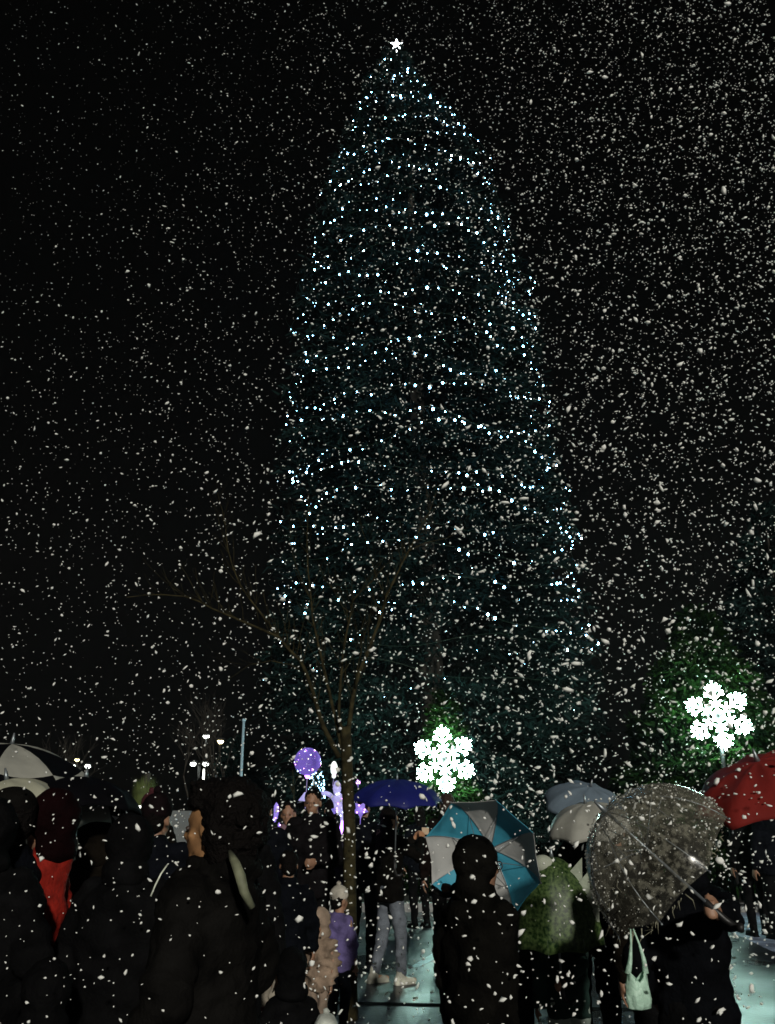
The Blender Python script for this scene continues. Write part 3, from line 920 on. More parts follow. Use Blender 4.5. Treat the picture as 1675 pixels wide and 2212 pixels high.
PEOPLE = 0
def person(px=None, Y=None, x=None, rz=0.0, h=1.7, label='', coat=BLK, legs=BLK, shoes=(0.01, 0.01, 0.01), skin=None, hair='short', hairm=None,
           hat=None, hatc=BLK, rh=None, lh=None, hood=False, build=1.0, stride=0.0, voxel=0.014, long_coat=False, turn=0.0, tilt=0.0,
           glasses=False, face=True, ruffle=0.0, group=None, puff=1.0):
    """faces +Y when rz = 0 (away from the camera)"""
    global PEOPLE
    PEOPLE += 1
    s = h / 1.75
    bq = min(1.0, build) * 0.96
    hk = 1.0 if h > 1.4 else 1.0 + (1.4 - h) * 0.75
    xx = x if x is not None else at(px, 1750, Y).x
    t = thing('person', (xx, Y, 0), rz, label=label, cat='person', group=group)
    inv = Matrix.Rotation(-rz, 4, 'Z') @ Matrix.Translation((-xx, -Y, 0))
    V3 = lambda a, b_, c: Vector((a * s, b_ * s, c * s))
    # joints
    sh = {1: V3(.185 * bq, 0, 1.42), -1: V3(-.185 * bq, 0, 1.42)}
    hip = {1: V3(.09, 0, .93), -1: V3(-.09, 0, .93)}
    knee = {k: V3(.10 * k, .03 + stride * .5 * k, .50) for k in (1, -1)}
    ank = {k: V3(.11 * k, -.02 + stride * k, .085) for k in (1, -1)}
    tgt = {}
    for k, T in ((1, rh), (-1, lh)):
        if T is None: tgt[k] = V3(.27 * k, .06, .84)
        elif isinstance(T, str) and T == 'pocket': tgt[k] = V3(.17 * k, .14, .98)
        elif isinstance(T, str) and T == 'phone': tgt[k] = V3(.07 * k, .36, 1.44)
        elif isinstance(T, str) and T == 'front': tgt[k] = V3(.10 * k, .26, 1.12)
        else: tgt[k] = inv @ Vector(T)
    el = {}
    for k in (1, -1):
        el[k], tgt[k] = ik(sh[k], tgt[k], .29 * s, .27 * s, (k * .6, -.4, -.8))
    grips = {1: rh is not None and rh != 'pocket', -1: lh is not None and lh != 'pocket'}
    # --- body: one continuous skin
    B = MB()
    B.rings([(0, 0, .86 * s, .12 * s * bq, .09 * s * bq), (0, 0, .95 * s, .155 * s * bq, .105 * s * bq), (0, 0, 1.08 * s, .13 * s * bq, .095 * s * bq), (0, 0, 1.25 * s, .150 * s * bq, .105 * s * bq),
             (0, -.01 * s, 1.38 * s, .16 * s * bq, .095 * s * bq), (0, -.01 * s, 1.46 * s, .085 * s, .065 * s)])
    hq = Quaternion((0, 0, 1), turn) @ Quaternion((1, 0, 0), tilt)
    hr = hq.to_matrix()
    HB = V3(0, 0.005, 1.50)
    hs_ = s * hk
    def H(a, b_, c): return HB + hr @ Vector((a * hs_, b_ * hs_, c * hs_))
    B.capsule(V3(0, -.005, 1.42), H(0, 0, .06), .058 * s, .054 * hs_)
    B.ell(H(0, -.008, .155), (.075 * hs_, .096 * hs_, .092 * hs_), hr, 16, 12)
    B.ell(H(0, .030, .095), (.058 * hs_, .062 * hs_, .080 * hs_), hr, 14, 10)
    B.ell(H(0, .070, .035), (.028 * hs_, .022 * hs_, .020 * hs_), hr)                  # chin
    B.ell(H(0, .078, .150), (.046 * hs_, .017 * hs_, .012 * hs_), hr)                  # brow
    B.capsule(H(0, .086, .135), H(0, .108, .098), .009 * hs_, .0145 * hs_, 8)          # nose
    B.ell(H(0, .088, .066), (.024 * hs_, .012 * hs_, .010 * hs_), hr)                  # lips
    for k in (1, -1):
        B.ell(H(.076 * k, -.008, .115), (.010 * hs_, .020 * hs_, .032 * hs_), hr, 10, 8)      # ears
        B.ell(H(.040 * k, .055, .100), (.022 * hs_, .022 * hs_, .020 * hs_), hr)              # cheeks
        B.capsule(sh[k], el[k], .046 * s * bq, .038 * s * bq); B.capsule(el[k], tgt[k], .037 * s * bq, .026 * s)
        B.capsule(hip[k], knee[k], .085 * s, .055 * s); B.capsule(knee[k], ank[k], .054 * s, .036 * s)
        B.capsule(ank[k] + V3(0, -.02, -.035), ank[k] + V3(.01 * k, .15, -.05), .036 * s, .028 * s)
        dirv = (tgt[k] - el[k]).normalized()
        add_hand(B, tgt[k], dirv, k, s, grips[k])
    body = B.fused('body', skin or SKIN, t, voxel=min(voxel, 0.011), smooth=2)
    # eyes
    if face:
        E = MB()
        for k in (1, -1):
            E.ell(H(.030 * k, .082, .124), (.012 * hs_, .009 * hs_, .008 * hs_), hr, 8, 6)
        E.build('eyes', principled('eye', (0.05, 0.035, 0.03), 0.15), body)
    # --- trousers
    T_ = MB()
    T_.rings([(0, 0, .84 * s, .15 * s, .11 * s), (0, 0, .95 * s, .178 * s, .128 * s), (0, 0, 1.05 * s, .16 * s, .118 * s)])
    for k in (1, -1):
        T_.capsule(hip[k], knee[k], .100 * s, .074 * s); T_.capsule(knee[k], ank[k] + V3(0, 0, .03), .072 * s, .056 * s)
    T_.fused('trousers', cloth(legs), t, voxel=voxel * 1.15, smooth=3, fold=0.010, fscale=9, seed=PEOPLE * 3.7)
    # --- jacket with sleeves
    J = MB()
    zb = (.52 if long_coat else .80)
    bb = build * puff
    J.rings([(0, 0, zb * s, .20 * bb * s, .145 * bb * s), (0, 0, .97 * s, .195 * bb * s, .14 * bb * s), (0, 0, 1.12 * s, .18 * bb * s, .135 * bb * s), (0, 0, 1.28 * s, .20 * bb * s, .145 * bb * s),
             (0, -.01 * s, 1.41 * s, .195 * bb * s, .125 * bb * s), (0, -.012 * s, 1.475 * s, .105 * s, .09 * s), (0, -.01 * s, 1.535 * s, .082 * s, .08 * s)], n=18)
    for k in (1, -1):
        J.capsule(sh[k] + V3(-.02 * k, 0, -.005), el[k], .080 * bb * s, .066 * bb * s)
        J.capsule(el[k], el[k].lerp(tgt[k], .90), .064 * bb * s, .048 * s)
    if hood:
        J.ell(V3(0, -.085, 1.50), (.12 * s, .075 * s, .075 * s))
    J.fused('jacket', cloth(coat), t, voxel=voxel * 1.15, smooth=3, fold=0.021 * puff + ruffle, fscale=9 if not ruffle else 17, seed=PEOPLE * 5.1)
    # --- shoes
    for k in (1, -1):
        S_ = MB()
        a = ank[k]
        S_.ell(a + V3(0, -.03, -.035), (.045 * s, .055 * s, .050 * s)); S_.ell(a + V3(.01 * k, .07, -.05), (.046 * s, .105 * s, .036 * s))
        S_.capsule(a + V3(0, -.01, -.01), a + V3(0, -.01, .05), .05 * s, .047 * s)
        S_.box(a + V3(.005 * k, .035, -.076), (.042 * s, .125 * s, .009 * s))
        sm_ = cloth(shoes, 0.5)
        S_.fused('shoe', sm_, t, voxel=0.010, smooth=2)
    # --- hair / hat
    hm = hairm or HAIR
    if hair == 'short':
        X = MB(); X.ell(H(0, -.020, .175), (.083 * hs_, .098 * hs_, .088 * hs_), hr, 16, 12); X.ell(H(0, -.055, .115), (.074 * hs_, .055 * hs_, .075 * hs_), hr)
        X.fused('hair', hm, t, voxel=0.011, smooth=2, fold=0.008, fscale=38, seed=PEOPLE)
    elif hair == 'long':
        X = MB(); X.ell(H(0, -.022, .172), (.088 * hs_, .102 * hs_, .092 * hs_), hr, 16, 12)
        X.rings([(HB.x, HB.y - .05 * hs_, HB.z - .10 * hs_, .085 * hs_, .045 * hs_), (HB.x, HB.y - .05 * hs_, HB.z + .03 * hs_, .095 * hs_, .06 * hs_), (HB.x, HB.y - .04 * hs_, HB.z + .17 * hs_, .085 * hs_, .075 * hs_)])
        X.fused('hair', hm, t, voxel=0.011, smooth=2, fold=0.010, fscale=30, seed=PEOPLE)
    elif hair == 'curly':
        X = MB(); rnd = random.Random(PEOPLE)
        X.ell(H(0, -.070, .170), (.112 * hs_, .106 * hs_, .126 * hs_), hr, 16, 12)
        X.ell(H(0, -.075, .050), (.112 * hs_, .082 * hs_, .095 * hs_), hr, 16, 12)
        X.ell(H(0, -.012, .225), (.095 * hs_, .098 * hs_, .066 * hs_), hr, 16, 12)
        for k in range(46):
            a_ = rnd.uniform(-1.5, 1.5); c = H(math.sin(a_) * .088, math.cos(a_) * .080, .225 + rnd.uniform(-.03, .05)); r_ = rnd.uniform(.011, .019) * hs_
            X.ell(c, (r_, r_, r_), nu=7, nv=5)
        for k in range(230):
            v = Vector((rnd.gauss(0, 1), rnd.gauss(0, 1), rnd.gauss(0, 1))).normalized()
            if v.y > 0.45 and v.z < 0.45: continue
            c = H(v.x * .113, -.072 + v.y * .110, .140 + v.z * .140)
            r_ = rnd.uniform(.012, .024) * hs_
            X.ell(c, (r_, r_, r_), nu=7, nv=5)
        X.fused('hair', hm, t, voxel=0.008, smooth=1, fold=0.006, fscale=60, seed=PEOPLE)
    if hat == 'beanie':
        X = MB(); X.ell(H(0, -.014, .185), (.090 * hs_, .108 * hs_, .095 * hs_), hr, 18, 12)
        X.fused('hat', cloth(hatc), t, voxel=0.010, smooth=3, fold=0.004, fscale=30)
        X = MB(); X.ell(H(0, -.02, .29), (.028 * hs_,) * 3); X.fused('pompom', cloth(hatc), t, voxel=0.008, smooth=1, fold=0.006, fscale=70)
    elif hat == 'cap':
        X = MB(); X.ell(H(0, -.010, .190), (.088 * hs_, .107 * hs_, .080 * hs_), hr, 18, 12)
        X.fused('hat', cloth(hatc), t, voxel=0.010, smooth=2)
        X = MB(); X.ell(H(0, .125, .182), (.066 * hs_, .062 * hs_, .009 * hs_), hr, 16, 6); X.build('visor', cloth(hatc), t)
    elif hat == 'hood':
        X = MB(); X.ell(H(0, -.022, .150), (.105 * hs_, .118 * hs_, .128 * hs_), hr, 18, 12); X.ell(H(0, -.045, .02), (.11 * hs_, .09 * hs_, .08 * hs_), hr, 16, 10)
        X.fused('hood', cloth(coat if hatc is BLK else hatc), t, voxel=0.012, smooth=2, fold=0.008, fscale=16, seed=PEOPLE)
    if glasses:
        X = MB()
        for k in (1, -1):
            pts = [H(.033 * k + .024 * math.cos(a), .100, .124 + .019 * math.sin(a)) for a in np.linspace(0, 2 * math.pi, 15)]
            X.tube(pts, .0025, 5, False); X.tube([H(.058 * k, .098, .128), H(.080 * k, .0, .125)], .0022, 5)
        X.tube([H(-.01, .102, .128), H(.01, .102, .128)], .0025, 5)
        X.build('glasses', principled('glasses_frame', (0.3, 0.3, 0.3), 0.2, metal=0.9), t)
    t['head'] = [float(q) for q in (Matrix.Translation((xx, Y, 0)) @ Matrix.Rotation(rz, 4, 'Z') @ H(0, 0, .12))]
    return t

HND = lambda u: tuple(u['hand'])
LEFT, RIGHT, BACK, TOCAM = R(90), R(-90), 0.0, R(180)
# foreground left
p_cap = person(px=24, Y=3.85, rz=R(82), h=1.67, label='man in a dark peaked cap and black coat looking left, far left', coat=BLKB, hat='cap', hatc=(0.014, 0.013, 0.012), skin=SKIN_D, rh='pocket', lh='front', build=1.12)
p_red = person(px=112, Y=4.0, rz=R(84), h=1.66, label='person in a scarlet jacket squeezed between dark figures', coat=(0.34, 0.016, 0.008), legs=BLK, hat='hood', hair=None, hatc=(0.016, 0.004, 0.005), lh='pocket', rh='pocket', build=0.66)
person(px=142, Y=3.25, rz=R(20), h=1.08, label='small dark hooded child in front of the scarlet jacket', coat=BLK, hat='hood', hair=None, rh='pocket')
p_blk = person(px=290, Y=3.8, rz=R(-10), h=1.56, label='broad person in a black hooded coat right of the scarlet jacket', coat=BLK, hat='hood', hair=None, build=1.1)
person(px=212, Y=4.9, rz=R(30), h=1.58, label='dark hooded person holding up the small black umbrella', coat=BRN, hat='hood', hair=None, build=0.95, rh=HND(u_black))
person(px=341, Y=5.3, rz=R(-15), h=1.66, label='dark person facing away just left of the profile face', coat=BLKB, hat='beanie', hatc=(0.02, 0.012, 0.014), build=1.1)
person(px=325, Y=8.5, rz=R(15), h=1.72, label='far person in a maroon beanie beside the weeping clump', coat=BRN, hat='beanie', hatc=(0.05, 0.010, 0.014))
p_curl = person(px=468, Y=3.05, rz=R(70), h=1.66, label='person with big dark curly hair seen in profile, face turned left', coat=(0.016, 0.015, 0.014), hair='curly', skin=principled('orange_lit_skin', (0.24, 0.125, 0.055), 0.5, var=0.25, scale=25), hood=True, build=1.15, voxel=0.012, lh='pocket', rh='pocket')  # orange light on the face put into this skin colour
person(px=516, Y=5.2, rz=R(-25), h=1.68, label='tall dark head rising behind the curly hair', coat=BLK, hair='short')
person(px=30, Y=5.4, rz=R(5), h=1.62, label='dark figure under the chequered umbrella at the left edge', coat=BLKB, rh=HND(u_cream), hat='hood', hair=None)
person(px=-10, Y=3.6, rz=R(-10), h=1.62, label='dark shoulder at the very left edge of the crowd', coat=BLK, hat='hood', hair=None, build=1.1, rh='pocket')
# children low on the left
person(px=205, Y=3.9, rz=R(10), h=1.02, label='child in a dark red bobble hat, low at the left', coat=(0.03, 0.005, 0.006), hat='beanie', hatc=(0.045, 0.004, 0.006), legs=BLKB)
person(px=465, Y=4.7, rz=R(-70), h=1.02, label='small child in a mustard jacket low behind the curly haired person', coat=(0.10, 0.075, 0.018), hat='hood', hatc=(0.11, 0.085, 0.02), hair=None)
person(px=300, Y=4.2, rz=R(-8), h=0.0 + 1.20, label='child in a dark coat and pale grey trousers at the bottom left', coat=BRN, legs=(0.20, 0.21, 0.18), hat='beanie', hatc=BRN)
# middle distance
person(px=568, Y=8.0, rz=R(0), h=1.70, label='dark person left of the lavender lit balloon', coat=BLKB, hair='short')
person(px=624, Y=9.6, rz=R(176), h=1.66, label='person in a pale pinkish jacket facing the camera, lit violet', coat=(0.26, 0.16, 0.20), hair='short', lh='front', rh='front', skin=SKIN)
person(px=676, Y=9.0, rz=R(172), h=1.78, label='tall man in a dark coat facing the camera under the balloon', coat=(0.016, 0.014, 0.016), hair='short', rh='pocket', lh='front', build=1.15)
person(px=716, Y=10.6, rz=R(10), h=1.70, label='dark person right of the tall man, beside the balloon cluster', coat=(0.02, 0.014, 0.03), hair='short')
person(px=785, Y=10.8, rz=R(-20), h=1.72, label='dark person behind the trunk under the left of the blue umbrella', coat=BLKB, hair='short', rh=HND(u_blue))
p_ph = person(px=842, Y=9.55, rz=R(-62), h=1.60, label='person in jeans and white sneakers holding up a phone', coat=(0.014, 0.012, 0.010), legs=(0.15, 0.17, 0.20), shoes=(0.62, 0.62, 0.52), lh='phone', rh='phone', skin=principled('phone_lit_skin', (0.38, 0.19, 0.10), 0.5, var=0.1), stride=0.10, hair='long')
person(px=905, Y=13.8, rz=R(30), h=1.62, label='dark person between the photographer and the teal umbrella', coat=BLKB, hair='long')
person(px=966, Y=10.4, rz=R(5), h=1.76, label='brown haired person seen from behind under the middle snowflake', coat=(0.022, 0.014, 0.012), hair='short', hairm=HAIR_B)
# children in the middle
p_lav = person(px=737, Y=7.4, rz=R(-40), h=0.98, label='child in a lavender jacket and white hat beside the trunk', coat=(0.15, 0.12, 0.30), hat='beanie', hatc=(0.45, 0.42, 0.36), legs=BLKB, shoes=(0.4, 0.35, 0.3), lh='front', rh=None, puff=1.1)
person(px=696, Y=7.0, rz=R(150), h=0.86, label='toddler in a cream ruffled snowsuit beside the lavender child', ruffle=0.016, coat=(0.30, 0.22, 0.16), legs=(0.28, 0.21, 0.16), hat='hood', hatc=(0.32, 0.24, 0.18), hair=None, puff=1.15)
person(px=577, Y=6.3, rz=R(140), h=0.95, label='child in a puffy off-white jacket and pale bobble hat', coat=(0.36, 0.32, 0.26), hat='beanie', hatc=(0.45, 0.38, 0.36), legs=(0.12, 0.04, 0.05), hair='short', puff=1.15)
person(px=628, Y=6.8, rz=R(10), h=1.30, label='dark clothed child between the two pale jacketed children', coat=BLKB)
person(px=714, Y=4.4, rz=R(0), h=0.68, label='toddler in a white knit hat at the bottom centre edge', coat=BLKB, hat='beanie', hatc=(0.62, 0.66, 0.60), hair=None)
person(px=640, Y=4.6, rz=R(12), h=0.92, label='dark hooded child at the bottom left of the white knit hat', coat=BLK, hat='hood', hair=None)
# right
p_teal = person(px=1030, Y=4.0, rz=R(-50), h=1.48, label='dark hooded person with glasses in front of the teal and grey umbrella', coat=(0.014, 0.013, 0.011), hair=None, hat='hood', glasses=True, turn=R(-12), rh=HND(u_teal), build=1.0)
person(px=1088, Y=5.7, rz=R(10), h=1.38, label='dark coated youngster right of the teal and grey umbrella', coat=BLK, hat='hood', hair=None, build=1.1)
person(px=1262, Y=6.6, rz=R(15), h=1.62, label='dark person beneath the slate blue umbrella', coat=BLKB, rh=HND(u_slate))
person(px=1322, Y=6.3, rz=R(-15), h=1.56, label='dark person beneath the plain white umbrella', coat=BLK, lh=HND(u_white))
person(px=1205, Y=5.5, rz=R(0), h=1.12, label='child in a teal jacket and pale trousers under the green dome umbrella', coat=(0.012, 0.032, 0.026), legs=(0.30, 0.36, 0.32), rh=HND(u_green))
p_clear = person(px=1466, Y=4.0, rz=R(-6), h=1.52, label='big dark person facing away holding the snowy clear umbrella', coat=(0.008, 0.009, 0.012), hat='hood', hair=None, build=0.92, lh='pocket', rh=HND(u_clear), long_coat=True)
person(px=1870, Y=4.0, rz=R(-10), h=1.62, label='dark shoulder beneath the red umbrella at the right edge', coat=BLKB, lh=HND(u_red), hat='beanie', build=1.0)
person(px=1655, Y=12.6, rz=R(20), h=1.70, label='dark person on the far pavement below the red umbrella', coat=BLKB, hair='short', build=1.15)
person(px=1640, Y=13.4, rz=R(-30), h=1.76, label='second dark person on the far pavement, close behind the first', coat=BLK, hat='hood', hair=None, build=1.15)
person(px=1612, Y=12.9, rz=R(8), h=1.72, label='dark hooded person on the far pavement right of the clear umbrella', coat=BLK, hat='hood', hair=None, build=1.2)
person(px=1405, Y=5.2, rz=R(-4), h=1.45, label='dark figure seen through the snowy clear umbrella', coat=BRN, hat='beanie', hatc=BRN)

# worn and carried things
def strip_part(parent, name, pts, rad, mat):
    mb = MB(); mb.tube([Vector(p) for p in pts], rad, 6); return mb.build(name, mat, parent)
refl = principled('reflective_tape', (0.62, 0.66, 0.55), 0.35, var=0.2, scale=30)
inv = (Matrix.Translation(p_curl.location) @ Matrix.Rotation(R(70), 4, 'Z')).inverted()
band = [inv @ at(px_, py_, y_) for (px_, py_, y_) in ((497, 1842, 2.86), (510, 1868, 2.80), (520, 1895, 2.78), (527, 1925, 2.78), (545, 1960, 2.80))]
mb = MB(); mb.tube(band, [0.010, 0.014, 0.016, 0.014, 0.010], 8); mb.build('bag_strap', principled('strap_webbing', (0.15, 0.16, 0.10), 0.7, var=0.3, scale=20), p_curl)
pip = [inv @ at(px_, py_, y_) for (px_, py_, y_) in ((362, 1868, 2.80), (348, 1888, 2.78), (336, 1912, 2.78), (326, 1936, 2.78))]
strip_part(p_curl, 'piping', pip, 0.0025, refl)

bagp = at(1378, 2126, 2.72)
bg_t = thing('plastic_bag', bagp, R(10), label='white plastic carrier bag hanging from a hand under the clear umbrella', cat='bag')
plast = principled('bag_plastic', (0.62, 0.86, 0.72), 0.35, var=0.12, scale=30, bump=0.5, bscale=45, transl=0.4)
V = []; F = []
n = 24; zs = [(-.062, .018), (-.058, .030), (-.035, .034), (-.005, .032), (.02, .028), (.034, .024)]
for (z_, r_) in zs:
    for j in range(n):
        a = 2 * math.pi * j / n
        w = 1 + 0.10 * math.sin(5 * a + z_ * 40) + 0.06 * math.sin(11 * a)
        top = 0.0
        if z_ > 0.01: top = -0.028 * (1 - abs(math.cos(a))) * (z_ / .034)
        V.append((r_ * w * math.cos(a), r_ * .62 * w * math.sin(a), z_ + top))
for i in range(len(zs) - 1):
    for j in range(n):
        F.append((i * n + j, i * n + (j + 1) % n, (i + 1) * n + (j + 1) % n, (i + 1) * n + j))
F.append(tuple(range(n))[::-1])
mb = MB(); mb.add(V, F); o = mb.build('bag_body', plast, bg_t); md = o.modifiers.new('t', 'SOLIDIFY'); md.thickness = 0.001
for k in (-1, 1):
    mb = MB(); mb.tube([(k * .026, 0, .026), (k * .020 + .004, 0, .060), (k * .012 + .002, 0, .10), (k * .004 - .004, 0, .138)], [.009, .006, .003, .002], 7); mb.build('bag_handle', plast, bg_t)

# phone, glow wand
hp = Vector(p_ph['head']); fw = Matrix.Rotation(R(-62), 3, 'Z') @ Vector((0, 1, 0))
pc = hp + fw * 0.42 + Vector((0, 0, -0.10))
ph = thing('phone', pc, R(-62), label='dark smartphone held up by the person in white sneakers', cat='phone')
mb = MB(); mb.box((0, 0, 0), (.075, .0045, .038)); mb.build('phone_case', M['black_metal'], ph, smooth=False)
mb = MB(); mb.box((0, -.0052, 0), (.070, .001, .034)); mb.build('screen', emission('phone_screen', (1.0, 0.72, 0.45), 0.35), ph, smooth=False)
gw = at(163, 2158, 4.0)
t = thing('glow_stick', gw, label='thin violet glow stick held low at the left', cat='glow stick')
mb = MB(); mb.tube([(0, 0, .035), (.003, 0, -.04)], .0055, 8); mb.build('glow_tube', emission('violet_stick', (0.16, 0.07, 0.8), 1.0), t)
mb = MB(); mb.tube([(0, 0, .033), (-.001, 0, .06)], .007, 8); mb.build('cap', M['black_metal'], t)
# pale reflective bands on dark clothing (left trouser stripe, right jacket)
inv2 = p_cap.matrix_world
t = p_cap
iv = (Matrix.Translation(p_cap.location) @ Matrix.Rotation(R(82), 4, 'Z')).inverted()
strip_part(p_cap, 'trouser_stripe', [iv @ at(*q) for q in ((86, 2106, 3.70), (85, 2135, 3.70), (82, 2165, 3.70), (79, 2190, 3.70))], 0.011, refl)

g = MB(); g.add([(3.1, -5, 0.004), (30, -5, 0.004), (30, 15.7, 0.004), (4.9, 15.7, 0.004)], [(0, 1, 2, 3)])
pm_ = principled('concrete_painted_lamp_sheen', (0.22, 0.25, 0.34), 0.40, var=0.75, scale=3.2, bump=0.5, bscale=16)  # pale blue-grey imitates lamp reflections on the wet paving
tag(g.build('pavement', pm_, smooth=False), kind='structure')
d0, d1 = at(860, 2158, 1.0), at(1020, 2178, 1.0)
k0, k1 = EYE / (EYE - d0.z), EYE / (EYE - d1.z)
g = MB(); g.add([(-6, k0 + 0.35, 0.005), (2.9, k1 - 0.22, 0.005), (2.9, k1 - 0.11, 0.005), (-6, k0 + 0.50, 0.005)], [(0, 1, 2, 3)])
tag(g.build('paving_joint', principled('tarred_joint', (0.004, 0.004, 0.004), 0.95, spec=0.02), smooth=False), kind='structure')
# painted line on the paving
a = at(893, 2091, 1); b_ = at(968, 2052, 1)
def ground_pt(px, py):
    q = at(px, py, 1.0); k = EYE / (EYE - q.z); return Vector((q.x * k, k, 0))
A, B2 = ground_pt(893, 2091), ground_pt(970, 2050)
d = (B2 - A).normalized(); nrm = Vector((-d.y, d.x, 0)) * 0.10
mb = MB(); mb.add([A - nrm * .4, B2 - nrm, B2 + nrm, A + nrm * .4], [(0, 1, 2, 3)])
o = mb.build('road_marking', principled('worn_paint', (0.55, 0.68, 0.72), 0.4, var=0.3, scale=12), smooth=False); o.location.z = 0.004
tag(o, kind='structure')

# ------------------------------------------------------------------ light-up balloons
def led_balloon(px, py, Y, r, label, film, n=16, stick=0.32, squash=(1, 1, 1), name='led_balloon', kinds=('led_white', 'led_pink', 'led_violet', 'led_gold'), seed=1, bs=0.0042):
    c = at(px, py, Y); rnd = random.Random(seed)
    t = thing(name, c, label=label, cat='balloon', group='light-up balloons in the crowd')
    mb = MB(); mb.ell((0, 0, 0), (r * squash[0], r * squash[1], r * squash[2]), nu=28, nv=18)
    mb.build('skin', film, t)
    mb = MB()
    for k in range(n):
        v = Vector((rnd.gauss(0, 1), rnd.gauss(0, 1), rnd.gauss(0, 1))).normalized()
        mb2 = MB(); s = bs * rnd.uniform(.6, 1.4)
        mb2.ell((v.x * r * squash[0] * 1.01, v.y * r * squash[1] * 1.01, v.z * r * squash[2] * 1.01), (s, s, s), nu=6, nv=4)
        mb2.build('led', M[rnd.choice(kinds)], t)
    mb.tube([(0, 0, -r * squash[2]), (0, 0, -r * squash[2] - .03)], [.03, .012], 8); mb.build('neck', M['led_violet'] if stick > .2 else film, t)
    if stick > 0:
        mb = MB(); mb.tube([(0, 0, -r * squash[2] - .02), (-.012, 0, -r * squash[2] - stick)], .004, 6); mb.build('stick', emission('lit_stick', (0.55, 0.45, 0.9), 0.5), t)
    return t
led_balloon(665, 1645, 9.4, 0.137, 'round clear violet balloon dotted with tiny lights above the crowd', M['balloon'], 26, seed=3)
led_balloon(722, 1660, 11, 0.075, 'small white glowing balloon up by the trunk', M['glow_white'], 4, 0.12, (0.55, .5, 1.1), seed=5)
def lobes(name, px, py, Y, parts, film, label, leds=8, seed=2):
    c = at(px, py, Y); t = thing(name, c, label=label, cat='balloon', group='light-up balloons in the crowd')
    k = Y / 2020.0
    mb = MB()
    for (dx, dy, rx, rz_) in parts:
        mb.ell((dx * k, 0, -dy * k), (rx * k, rx * k * .6, rz_ * k), nu=16, nv=10)
    mb.fused('skin', film, t, voxel=0.008, smooth=2, fold=0.006, fscale=30)
    rnd = random.Random(seed)
    for q in range(leds):
        dx, dy, rx, rz_ = rnd.choice(parts)
        m2 = MB(); a = rnd.uniform(0, 6.28)
        m2.ell((dx * k + rx * k * .8 * math.cos(a), -rx * k * .55, -dy * k + rz_ * k * .8 * math.sin(a)), (.006, .006, .006), nu=6, nv=4)
        m2.build('led', M[rnd.choice(('led_white', 'led_pink'))], t)
    return t
t = lobes('led_balloon', 730, 1715, 9.6, [(-2, -12, 9, 16), (2, 10, 11, 13), (6, 32, 9, 12), (10, 50, 4, 14)], M['glow_pale'], 'tall lumpy lavender balloon cluster left of the trunk', 10)
mb = MB(); mb.tube([(.055, 0, -.26), (.04, 0, -.36), (.02, 0, -.42)], [.016, .02, .012], 7); mb.build('handle', M['led_violet'], t)
lobes('led_balloon', 597, 1752, 9.9, [(0, 0, 6, 18), (-2, 12, 4, 12)], M['glow_lav'], 'slim lavender balloon glowing left of the pinkish jacket', 4)
lobes('led_balloon', 603, 1788, 9.2, [(0, 0, 3.5, 12)], M['glow_lav'], 'short violet glow at the hip of the pinkish jacket', 2)
lobes('led_balloon', 226, 1719, 9.0, [(-6, -3, 7, 5), (6, 4, 6, 6)], M['glow_lav'], 'small violet balloon peeping over dark hoods at the left', 6)
# glowing arc standing in for the lit rim of a clear balloon
c = at(700, 1742, 10.0)
t = thing('balloon_rim_glow', c, label='pale glowing arc drawn for the lit rim of a clear balloon behind the tall man', cat='balloon', group='light-up balloons in the crowd')
mb = MB(); mb.tube([(math.cos(a) * .125, 0, math.sin(a) * .135) for a in np.linspace(R(-25), R(165), 22)], [.012 + .013 * math.sin(i / 21 * math.pi) for i in range(22)], 10)
mb.build('skin', M['glow_pale'], t)
mb = MB(); mb.tube([(.10, 0, -.02), (.12, 0, -.075)], [.02, .012], 8); mb.build('knot', M['glow_lav'], t)
c = at(660, 1722, 9.8)
t = thing('pennant_balloon', c, label='pale glowing pointed balloon under the round violet one', cat='balloon', group='light-up balloons in the crowd')
mb = MB()
mb.add([(-.075, 0, -.035), (.065, 0, -.05), (.075, 0, .045), (-.01, 0, .05), (0, -.03, 0), (0, .03, 0)], [(0, 1, 4), (1, 2, 4), (2, 3, 4), (3, 0, 4), (1, 0, 5), (2, 1, 5), (3, 2, 5), (0, 3, 5)])
mb.build('skin', M['glow_pale'], t, smooth=False)
def star_balloon(px, py, Y, r, label, rot, film):
    c = at(px, py, Y)
    t = thing('star_balloon', c, label=label, cat='balloon', group='light-up balloons in the crowd')
    V = [(0, -r * .35, 0), (0, r * .35, 0)]; F = []
    for k in range(10):
        a = rot + k * math.pi / 5; q = r if k % 2 == 0 else r * .55
        V.append((math.cos(a) * q, 0, math.sin(a) * q))
    for k in range(10):
        F += [(0, 2 + k, 2 + (k + 1) % 10), (1, 2 + (k + 1) % 10, 2 + k)]
    mb = MB(); mb.add(V, F); mb.build('skin', film, t)
    mb = MB(); mb.tube([(0, 0, -r * .5), (0, 0, -r * 1.6)], .004, 6); mb.build('stick', M['glow_lav'], t)
    for k in range(4):
        m2 = MB(); m2.ell((math.cos(k * 1.9) * r * .5, -r * .24, math.sin(k * 1.9) * r * .5), (.006,) * 3, nu=6, nv=4); m2.build('led', M['led_pink'], t)
star_balloon(779, 1749, 9.6, .088, 'lavender star balloon just right of the trunk', R(-15), M['glow_lav'])
star_balloon(774, 1690, 10.4, .035, 'tiny pale star balloon at the left tip of the blue umbrella', R(30), M['glow_pale'])

